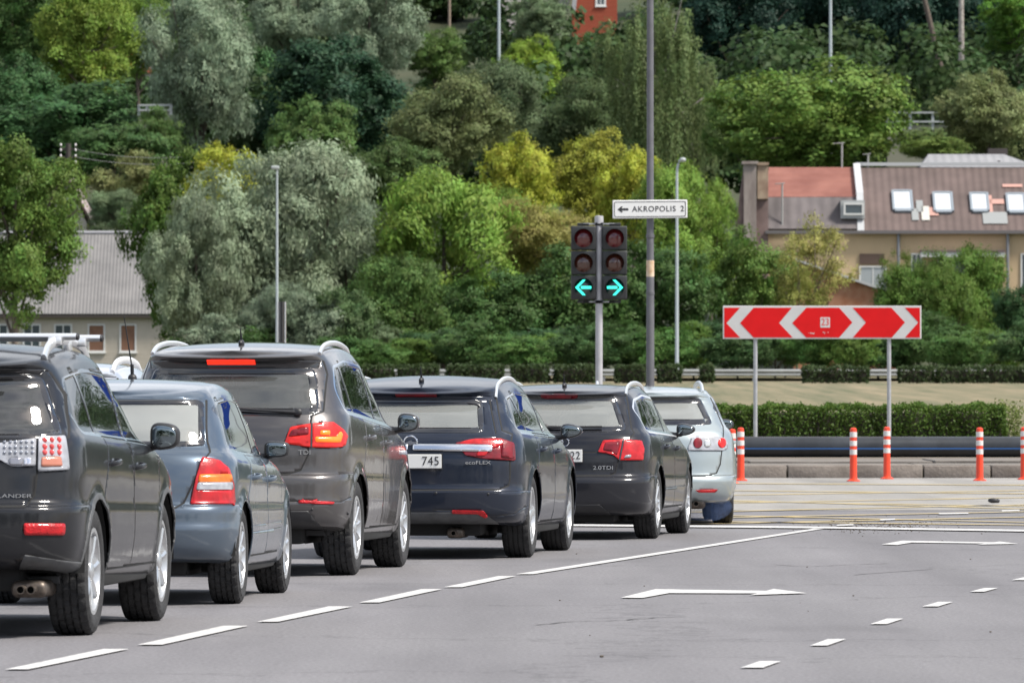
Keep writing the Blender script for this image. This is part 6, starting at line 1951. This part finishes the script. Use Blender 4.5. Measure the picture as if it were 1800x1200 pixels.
PROTO = {}
def proto(kind, var):
    key = (kind, var)
    if key in PROTO: return PROTO[key]
    rg = np.random.default_rng(sum(map(ord, kind)) + var * 77)
    if kind == 'broad':
        P, N, t, h, C, Rr = crown_points(rg, 26000, 36, 22, tuft_s=.055)
        L = rg.uniform(.036, .060, len(P)); me = leaves_to_mesh('crown', P, N, L, L * .8, t, h)
    elif kind == 'willow':
        P, N, t, h, C, Rr = crown_points(rg, 42000, 46, 30, lobe=(.15, .27), tuft_s=.05)
        ax = rg.normal(size=(len(P), 3)) * .6 + np.array([0, 0, 1]); L = rg.uniform(.040, .066, len(P)); me = leaves_to_mesh('crown', P, N, L, L * .34, t, h, ax)
    elif kind == 'feather':
        P, N, t, h, C, Rr = crown_points(rg, 34000, 40, 22, lobe=(.15, .30), tuft_s=.06)
        ax = (P - np.array([0, 0, .3])) + rg.normal(size=(len(P), 3)) * .3; L = rg.uniform(.040, .070, len(P)); me = leaves_to_mesh('crown', P, N, L, L * .42, t, h, ax)
    elif kind == 'birch':
        P, N, t, h, C, Rr = crown_points(rg, 40000, 40, 16, shape='cone', lobe=(.15, .26), tuft_s=.045, droop=.20)
        ax = rg.normal(size=(len(P), 3)) * .4 + np.array([0, 0, 1]); L = rg.uniform(.024, .040, len(P)); me = leaves_to_mesh('crown', P, N, L, L * .6, t, h, ax)
    elif kind == 'sparse':
        P, N, t, h, C, Rr = crown_points(rg, 7500, 30, 9, lobe=(.12, .22), tuft_s=.06)
        L = rg.uniform(.034, .056, len(P)); me = leaves_to_mesh('crown', P, N, L, L * .7, t, h)
    elif kind == 'open':
        P, N, t, h, C, Rr = crown_points(rg, 42000, 52, 18, lobe=(.12, .24), tuft_s=.045)
        L = rg.uniform(.026, .044, len(P)); me = leaves_to_mesh('crown', P, N, L, L * .8, t, h)
    else:   # bush
        P, N, t, h, C, Rr = crown_points(rg, 17000, 26, 18, shape='flat', lobe=(.22, .36), tuft_s=.07)
        L = rg.uniform(.045, .080, len(P)); me = leaves_to_mesh('crown', P, N, L, L * .7, t, h)
    tm = trunk_mesh(rg, C, Rr, th={'birch': .035, 'sparse': .03, 'open': .05, 'bush': .03}.get(kind, .055), birch=kind == 'birch', limbs=16 if kind in ('sparse', 'open') else 8)
    PROTO[key] = (me, tm)
    return PROTO[key]

GREEN = (.068, .118, .024); MIDG = (.046, .088, .026); DEEP = (.030, .066, .024); DARKG = (.010, .026, .018); YG = (.215, .235, .032); LIME = (.120, .190, .036)
SILV = (.150, .185, .120); SILVD = (.120, .155, .103); OLIVE = (.105, .115, .045); OCHRE = (.20, .19, .060); RUSTY = (.080, .098, .040); GREYG = (.085, .118, .062)
def tree(kind, var, cx, top, bot, w, D, col, label, name=None, cat=None, group=None, rot=None, dep=1.0):
    s = F / D; Rw_ = w / 2 / s * 1.12; Hh = (bot - top) / s * 1.05
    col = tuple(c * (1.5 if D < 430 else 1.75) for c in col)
    me, tm = proto(kind, var)
    nm = name or {'willow': 'willow_tree', 'birch': 'birch_tree', 'bush': 'bush'}.get(kind, 'broadleaf_tree')
    t = empty(nm, at(cx, D, z=CH + (HZ - bot) / s))
    t.rotation_euler = (0, 0, rot if rot is not None else (cx * .013 + top * .01) % 6.28)
    t.scale = (Rw_, Rw_, Hh / 2)
    c = bpy.data.objects.new('crown', me); scn.collection.objects.link(c); c.parent = t; c.color = (*col, 1)
    k = bpy.data.objects.new('trunk', tm); scn.collection.objects.link(k); k.parent = t
    tag(t, label, cat or ('bush' if kind == 'bush' else 'tree'), group)
    return t

TG = 'trees on the slope'; FG = 'trees along the far road'
T = [
 ('bush', 1, 270, 196, 300, 110, 492, (.050,.085,.026), 'green scrub right under the short pale railing at upper left', TG),
 ('bush', 0, 1640, 222, 290, 130, 488, (.070,.10,.030), 'olive scrub right under the pale railing at upper right', TG),
 # kind, var, cx, top, bottom, width, D, colour, label, group
 ('open', 0, 25, 232, 590, 268, 330, (.072,.120,.026), 'open maple with visible limbs in front of the corrugated roof', FG),
 ('broad', 1, 300, 262, 600, 175, 372, (.060,.105,.020), 'green tree squeezed between the grey roof and the silvery willow', FG),
 ('broad', 3, 395, 250, 420, 150, 368, YG, 'yellow-topped tree peeking over the silvery willow on its left', FG),
 ('willow', 0, 500, 250, 620, 320, 350, SILV, 'large silvery willow behind the slim street lamp with flat head', FG),
 ('willow', 1, 345, 330, 640, 180, 346, SILV, 'silvery willow leaning left beside the grey roof', FG),
 ('willow', 2, 610, 330, 560, 150, 358, SILVD, 'right shoulder willow of duller grey-green next to bright trees', FG),
 ('willow', 1, 500, 490, 650, 150, 335, SILVD, 'low silvery willow shrub just above the brownish-grey car roof', FG),
 ('feather', 0, 780, 305, 620, 270, 352, LIME, 'feathery bright green tree left of the traffic light', FG),
 ('feather', 1, 700, 440, 655, 190, 345, (.060,.105,.030), 'mid green feathery tree below the willow\'s right side', FG),
 ('feather', 2, 930, 330, 560, 160, 362, LIME, 'feathery light green tree close behind the traffic light', FG),
 ('broad', 0, 915, 230, 420, 140, 392, YG, 'yellow-green tree highest above the traffic light', FG),
 ('broad', 2, 1040, 232, 430, 150, 396, (.17,.18,.028), 'yellow tree between traffic light and dark post', FG),
 ('broad', 4, 1115, 265, 470, 130, 388, YG, 'yellow-green tree behind the white direction sign', FG),
 ('feather', 2, 950, 350, 500, 190, 356, OCHRE, 'ochre-tinted tree left of the signal heads', FG),
 ('broad', 1, 1010, 430, 650, 230, 350, MIDG, 'dense mid green tree behind the signal pole', FG),
 ('broad', 3, 860, 470, 655, 200, 348, (.040,.078,.024), 'dense green tree left of the signal pole foot', FG),
 ('feather', 0, 1180, 290, 520, 160, 366, LIME, 'light green tree right of the dark post', FG),
 ('broad', 2, 1160, 430, 650, 210, 352, MIDG, 'dense green tree around the hooked street lamp', FG),
 ('feather', 1, 1250, 310, 520, 95, 372, LIME, 'narrow light green tree left of the old chimney', FG),
 ('broad', 0, 1320, 395, 640, 170, 356, (.075,.125,.028), 'leafy green tree under the old chimney', FG),
 ('sparse', 0, 1437, 375, 560, 150, 360, OCHRE, 'thin yellowing tree with dark trunk before the yellow building', FG),
 ('sparse', 1, 1400, 440, 600, 130, 352, (.13,.14,.035), 'thin olive tree left of the yellowing one', FG),
 ('feather', 2, 1610, 440, 650, 150, 350, GREEN, 'green tree growing up before the awning', FG),
 ('feather', 1, 1710, 425, 650, 160, 354, GREEN, 'green tree standing before the yellow building\'s right part', FG),
 ('feather', 0, 1665, 470, 655, 120, 349, (.075,.125,.026), 'green tree filling the gap before the awning posts', FG),
 ('sparse', 2, 1580, 430, 560, 90, 358, (.10,.14,.03), 'sparse sapling before the curtained window', FG),
 ('broad', 4, 1790, 500, 650, 140, 340, DEEP, 'dark green tree at the right edge below the building', FG),
 ('bush', 0, 560, 575, 655, 150, 335, SILVD, 'greyish bush above the dark estate car roof', 'bushes along the far road'),
 ('bush', 1, 640, 560, 655, 120, 338, GREYG, 'grey-green bush right of the brownish-grey car\'s roof rail', 'bushes along the far road'),
 ('bush', 2, 1380, 555, 652, 150, 336, (.065,.115,.026), 'bright bush under the left half of the chevron board', 'bushes along the far road'),
 ('bush', 0, 1500, 560, 652, 160, 340, (.070,.115,.026), 'bright bush under the right half of the chevron board', 'bushes along the far road'),
 ('bush', 1, 1640, 555, 652, 150, 338, MIDG, 'green bush right of the chevron board', 'bushes along the far road'),
 ('bush', 2, 760, 580, 655, 150, 336, DEEP, 'dark bush left of the traffic light above the dark estate roof', 'bushes along the far road'),
 ('bush', 0, 950, 575, 655, 160, 336, DEEP, 'dark bush at the foot of the signal pole', 'bushes along the far road'),
 ('bush', 1, 1090, 570, 655, 150, 336, MIDG, 'green bush between signal pole and dark post', 'bushes along the far road'),
 ('bush', 2, 1240, 560, 655, 140, 336, DEEP, 'dark bush right of the hooked street lamp', 'bushes along the far road'),
 # the slope
 ('broad', 2, 120, 150, 330, 330, 500, DEEP, 'broad dark tree at left above the utility pole', TG),
 ('broad', 0, 20, 90, 300, 200, 520, DEEP, 'dark tree at the left edge', TG),
 ('feather', 0, 150, -40, 190, 190, 530, (.095,.14,.024), 'yellow-green tree at the top left', TG),
 ('feather', 2, 245, -30, 160, 130, 540, (.085,.135,.028), 'light green tree beside the tall silvery willow', TG),
 ('broad', 3, 20, -60, 130, 190, 545, MIDG, 'tree in the upper left corner', TG),
 ('willow', 0, 350, -30, 300, 220, 500, SILVD, 'tall silvery willow on the slope at upper left', TG),
 ('willow', 2, 520, -50, 120, 170, 545, SILVD, 'silvery willow top left of the darkest tree', TG),
 ('willow', 1, 650, -60, 170, 180, 540, SILVD, 'silvery willow top above the darkest tree', TG),
 ('broad', 1, 590, 60, 330, 280, 515, (.018,.042,.022), 'large dark tree in the middle of the slope', TG),
 ('broad', 4, 470, 90, 300, 170, 525, DEEP, 'dark green tree right of the tall silvery willow', TG),
 ('broad', 3, 545, 168, 330, 150, 480, (.055,.095,.028), 'lighter green round tree over the willow\'s crown', TG),
 ('bush', 0, 200, 215, 330, 190, 470, (.040,.075,.024), 'bushes filling the dip behind the utility pole', TG),
 ('bush', 1, 235, 275, 400, 140, 450, OLIVE, 'olive brown bush left of the yellow-topped tree', TG),
 ('feather', 1, 205, 330, 420, 110, 430, GREYG, 'grey-green shrub right of the gabled house', TG),
 ('broad', 2, 765, 50, 160, 120, 560, (.050,.085,.022), 'round green tree under the brownish pole', TG),
 ('broad', 0, 690, 240, 380, 170, 470, (.050,.080,.026), 'green tree above the feathery bright ones', TG),
 ('feather', 2, 790, 130, 330, 230, 490, RUSTY, 'large tree tinged reddish in the middle of the slope', TG),
 ('feather', 0, 880, 110, 300, 190, 510, (.055,.078,.038), 'grey-green tree left of the drooping birch', TG),
 ('broad', 1, 925, 62, 190, 125, 560, (.105,.16,.022), 'brightest green tree near the orange house', TG),
 ('broad', 4, 955, -10, 110, 130, 585, GREYG, 'greyish tree before the grey-roofed house', TG),
 ('broad', 2, 1045, 60, 150, 90, 600, MIDG, 'small tree below the orange house', TG),
 ('feather', 1, 1020, 130, 330, 190, 500, (.050,.072,.030), 'dull green tree left of the dark post', TG),
 ('birch', 0, 1150, -60, 330, 230, 480, (.070,.095,.036), 'drooping birch behind the dark post', TG),
 ('birch', 1, 1230, 80, 320, 120, 486, (.080,.105,.042), 'smaller drooping birch right of the dark post', TG),
 ('broad', 0, 1430, 96, 330, 350, 465, (.075,.12,.026), 'big round maple above the red roof', TG),
 ('broad', 3, 1320, 140, 330, 150, 472, (.060,.10,.026), 'green tree left behind the big maple', TG),
 ('broad', 2, 1735, 125, 300, 165, 470, (.11,.13,.055), 'pale-tipped round tree at the right above the grey roof', TG),
 ('bush', 2, 1645, 238, 290, 110, 462, (.075,.11,.026), 'low green bushes between maple and pale-tipped tree', TG),
 ('broad', 4, 1790, -20, 110, 130, 560, (.060,.12,.020), 'bright green tree in the upper right corner', TG),
 ('broad', 1, 1300, -80, 150, 200, 600, DARKG, 'dark tall tree left of the grey mast', TG),
 ('broad', 0, 1450, -90, 140, 220, 610, DARKG, 'dark tall tree behind the grey mast', TG),
 ('broad', 2, 1600, -90, 190, 240, 600, DARKG, 'dark tall tree at the top right', TG),
 ('broad', 3, 1730, -60, 160, 180, 620, DARKG, 'dark tree behind the pale-tipped one', TG),
]
for k, v, cx, tp, bt, w, D, col, lb, g in T:
    tree(k, v, cx, tp, bt, w, D, col, lb, group=g)
for cx_, tp_, w_, c_, lb_ in ((385, 560, 130, SILVD, 'silvery scrub below the leaning willow left of the flat-headed lamp'), (450, 570, 110, MIDG, 'green scrub just left of the flat-headed lamp'),
        (560, 520, 120, SILVD, 'silvery scrub right of the steel post'), (605, 500, 120, (.06, .10, .04), 'green scrub below the right shoulder of the willow'), (320, 590, 90, MIDG, 'green scrub at the house end under the willow')):
    tree('bush', int(cx_) % 3, cx_, tp_, 668, w_, 334, c_, lb_, group='bushes along the far road')
XL = ['round bush low over the dark estate car roofs', 'leafy bush beside the lamp foot', 'bush before the dense trees']
bx = np.random.default_rng(21)
WHERE = ['above the brownish-grey car\'s right rail', 'above the dark estate car\'s left roof', 'above the dark estate car\'s middle roof', 'above the dark estate car\'s right roof', 'left of the signal pole', 'right of the signal pole', 'touching the dark post', 'right of the dark post', 'behind the hooked lamp', 'left of the chevron board', 'behind the board\'s left end', 'behind the board\'s left post', 'behind the middle of the chevron board', 'left of the board\'s right post', 'behind the board\'s right end', 'first right of the chevron board', 'second right of the chevron board', 'third right of the chevron board', 'near the right edge', 'at the right edge']
for k, wh in enumerate(WHERE):
    px = 590 + k * 64 + bx.uniform(-12, 12)
    tree('bush', k % 3, px, 588 + bx.uniform(-22, 14), 664, 118 + bx.uniform(-12, 25), 328 + bx.uniform(-4, 4), (MIDG, (.055, .11, .028), GREEN, (.045, .085, .03))[k % 4], 'low leafy bush along the guard rail ' + wh, group='bushes along the far road')
for px, lean, lb in ((1690, 0, 'straight pale trunk in the dark wood at right'), (1665, -1.2, 'leaning brown trunk in the dark wood at right')):
    bm = bmesh.new(); p = at(px, 560, 165)
    add_tube(bm, [(0, 0, -3), (lean * .4, 0, 2), (lean * 1.4, 0, 7)], [.30, .24, .18], 10)
    o = obj('tree_trunk', bm, BARKW if lean == 0 else BARK, loc=p); tag(o, lb, 'tree trunk')

# far wood that reads as one mass: fills the slope between the single trees, and continues out of view to the right
rg = np.random.default_rng(11)
PP, NN, TT, HH, LL = [], [], [], [], []
sites = []
for r_ in range(9):
    D = 520 + r_ * 34
    for px in np.arange(-500, 2400, 155):
        px2 = px + rg.uniform(-50, 50); 
        if 715 < px2 < 905 and D > 560: continue
        if 980 < px2 < 1100 and 600 < D < 660: continue
        sites.append((at(px2, D).x, D, gz(D) - 1, rg.uniform(4.2, 6.5), rg.uniform(9, 13) if (1250 < px2) else rg.uniform(6, 10)))
for r_ in range(70):
    yy_ = rg.uniform(190, 520); sites.append((yy_ * rg.uniform(.17, .55), yy_, 0, rg.uniform(5, 8), yy_ * rg.uniform(.070, .125)))
for r_ in range(34):  # unseen trees behind the camera, added to darken reflections on the car rears
    sites.append((-80 + r_ * 5.5 + rg.uniform(-2, 2), rg.uniform(-90, -45), 0, rg.uniform(5, 8), rg.uniform(13, 19)))
for r_ in range(60):                # scrub on the open part of the slope
    D = rg.uniform(560, 800); sites.append((at(rg.uniform(700, 960), D).x, D, gz(D) - .6, rg.uniform(1.2, 2.6), rg.uniform(1.6, 3.6)))
base = [crown_points(np.random.default_rng(50 + i), 2600, 24, 12, lobe=(.24, .38), tuft_s=.08) for i in range(4)]
for i, (x_, y_, z_, rr, hh) in enumerate(sites):
    P, N, t_, h_, C_, R_ = base[i % 4]
    a = rg.uniform(0, 6.28); ca, sa = math.cos(a), math.sin(a)
    Q_ = np.stack([(P[:, 0] * ca - P[:, 1] * sa) * rr + x_, (P[:, 0] * sa + P[:, 1] * ca) * rr + y_, P[:, 2] * hh / 2 + z_], 1)
    N2 = np.stack([N[:, 0] * ca - N[:, 1] * sa, N[:, 0] * sa + N[:, 1] * ca, N[:, 2]], 1)
    PP.append(Q_); NN.append(N2); TT.append(t_ * .8 + rg.uniform(0, .3)); HH.append(h_); LL.append(rg.uniform(.4, .75, len(P)))
PP, NN, TT, HH, LL = map(np.concatenate, (PP, NN, TT, HH, LL))
me = leaves_to_mesh('woodland', PP, NN, LL, LL * .75, TT, HH)
wd = bpy.data.objects.new('woodland', me); scn.collection.objects.link(wd); wd.color = (.044, .078, .028, 1)
tag(wd, 'far-off wood covering the slope behind the single trees, plus unseen added trees behind camera', 'woodland', kind='stuff')

# ------------------------------------------------------------ hedges
def hedge(px0_, px1_, py0_, py1_, D, depth, dens, leaf, col, lb, group, rag=.06, zb=None, tone_top=True):
    a, b = at(px0_, D).x, at(px1_, D).x; z1 = CH + (HZ - py0_) * D / F; z0 = zb if zb is not None else CH + (HZ - py1_) * D / F
    W_, H_ = b - a, z1 - z0
    t = empty('hedge', ((a + b) / 2, D, z0))
    rg = np.random.default_rng(int(px0_ + 5000))
    A_f, A_t, A_e = W_ * H_, W_ * depth, depth * H_
    n = int(dens * (A_f * 2 + A_t + 2 * A_e))
    f = rg.choice(5, n, p=np.array([A_f, A_f, A_t, A_e, A_e]) / (2 * A_f + A_t + 2 * A_e))
    u, v = rg.random(n), rg.random(n)
    P = np.zeros((n, 3)); N = np.zeros((n, 3))
    m = f == 0; P[m] = np.stack([(u[m] - .5) * W_, np.full(m.sum(), -depth / 2), v[m] * H_], 1); N[m] = (0, -1, .2)
    m = f == 1; P[m] = np.stack([(u[m] - .5) * W_, np.full(m.sum(), depth / 2), v[m] * H_], 1); N[m] = (0, 1, .2)
    m = f == 2; P[m] = np.stack([(u[m] - .5) * W_, (v[m] - .5) * depth, np.full(m.sum(), H_)], 1); N[m] = (0, 0, 1)
    for q, sg in ((3, -1), (4, 1)):
        m = f == q; P[m] = np.stack([np.full(m.sum(), sg * W_ / 2), (u[m] - .5) * depth, v[m] * H_], 1); N[m] = (sg, 0, .2)
    wv = .5 * np.sin(P[:, 0] * 5.1) + .35 * np.sin(P[:, 0] * 11.7 + 1) + .3 * np.sin(P[:, 0] * 23 + P[:, 2] * 9)
    P += N * (wv * rag)[:, None] + rg.normal(size=(n, 3)) * rag * .55
    top = np.clip((P[:, 2] / H_ - .55) / .45, 0, 1)
    tone = .30 + .35 * rg.random(n) + .22 * wv
    hue = rg.random(n) * .6 + .2
    L = rg.uniform(.7, 1.3, n) * leaf
    # leaves along the top get a randomly lighter tone
    tone = tone + .45 * (top > .55) * rg.random(n)
    N = N * .8 + rg.normal(size=(n, 3)) * .6
    me = leaves_to_mesh('foliage', P, N, L, L * .65, tone, hue)
    o = bpy.data.objects.new('foliage', me); scn.collection.objects.link(o); o.parent = t; o.color = (*col, 1)
    bm = bmesh.new(); add_box(bm, -W_ / 2 + rag, W_ / 2 - rag, -depth / 2 + rag * 1.5, depth / 2 - rag * 1.5, 0, H_ - rag * 2, .05)
    rr2 = random.Random(int(px0_))
    for k in range(int(W_ * 3)):
        x_ = rr2.uniform(-W_ / 2, W_ / 2); add_tube(bm, [(x_, -depth / 2 + .05, 0), (x_ + rr2.uniform(-.1, .1), -depth / 2 - .0, H_ * .6)], .012, 5)
    obj('branches', bm, mat('hedge_wood', (.035, .030, .022), rough=.95), t)
    tag(t, lb, 'hedge', group)
hedge(1150, 1762, 716, 765, 141, 1.3, 1700, .055, (.060, .105, .020), 'long clipped green hedge behind the black pipe', 'hedges', .05, zb=.2)
hedge(1730, 1786, 722, 765, 141.3, .9, 900, .055, (.10, .13, .035), 'ragged loose end of the hedge with light shoots at right', 'hedges', .13, zb=.2)
HG = 'low clipped hedges before the guard rail'
for a, b, lb in ((640, 690, 'low hedge left of the black fin aerial'), (701, 769, 'low hedge behind the dark estate car\'s aerial'), (786, 815, 'shortest hedge piece right of the dark estate aerial'), (820, 883, 'low hedge above the dark estate car\'s right roof'), (901, 962, 'low hedge between the two estate roofs'),
                 (976, 1046, 'low hedge left of the signal pole'), (1083, 1136, 'low hedge between signal pole and dark post'), (1157, 1195, 'low hedge at the foot of the hooked lamp'), (1230, 1252, 'tiny hedge piece alone right of the hooked lamp'),
                 (1412, 1525, 'low hedge seen under the chevron board'), (1581, 1639, 'low hedge just right of the board\'s right post'), (1650, 1850, 'longest low hedge at the right edge')):
    hedge(a, b, 643 if a < 1300 else 646, 672, 296, 1.2, 260, .13, (.040, .062, .024), lb, HG, .06)
# ------------------------------------------------------------ blue exhaust smoke at the silver-green car
m = bpy.data.materials.new('blue_smoke'); m.use_nodes = True; nt = m.node_tree; nt.nodes.clear()
oo = nt.nodes.new('ShaderNodeOutputMaterial'); pv = nt.nodes.new('ShaderNodeVolumePrincipled')
pv.inputs['Color'].default_value = (.32, .48, .92, 1); pv.inputs['Anisotropy'].default_value = .0
tcn = nt.nodes.new('ShaderNodeTexCoord'); ns = nt.nodes.new('ShaderNodeTexNoise'); ns.inputs['Scale'].default_value = 3; ns.inputs['Detail'].default_value = 4
mr = nt.nodes.new('ShaderNodeMapRange'); mr.inputs[1].default_value = .38; mr.inputs[2].default_value = .7; mr.inputs[3].default_value = 0; mr.inputs[4].default_value = 1.3
nt.links.new(tcn.outputs['Object'], ns.inputs[0]); nt.links.new(ns.outputs[0], mr.inputs[0]); nt.links.new(mr.outputs[0], pv.inputs['Density']); nt.links.new(pv.outputs[0], oo.inputs['Volume'])
bm = bmesh.new(); add_ball(bm, (0, 0, 0), .27, .5, .15, 24, 14)
p = at(1236, gd(920)); o = obj('exhaust_smoke', bm, m, loc=(p.x + .02, p.y - .5, .18)); tag(o, 'small blue puff of exhaust smoke behind the silver-green car', 'smoke', kind='stuff')
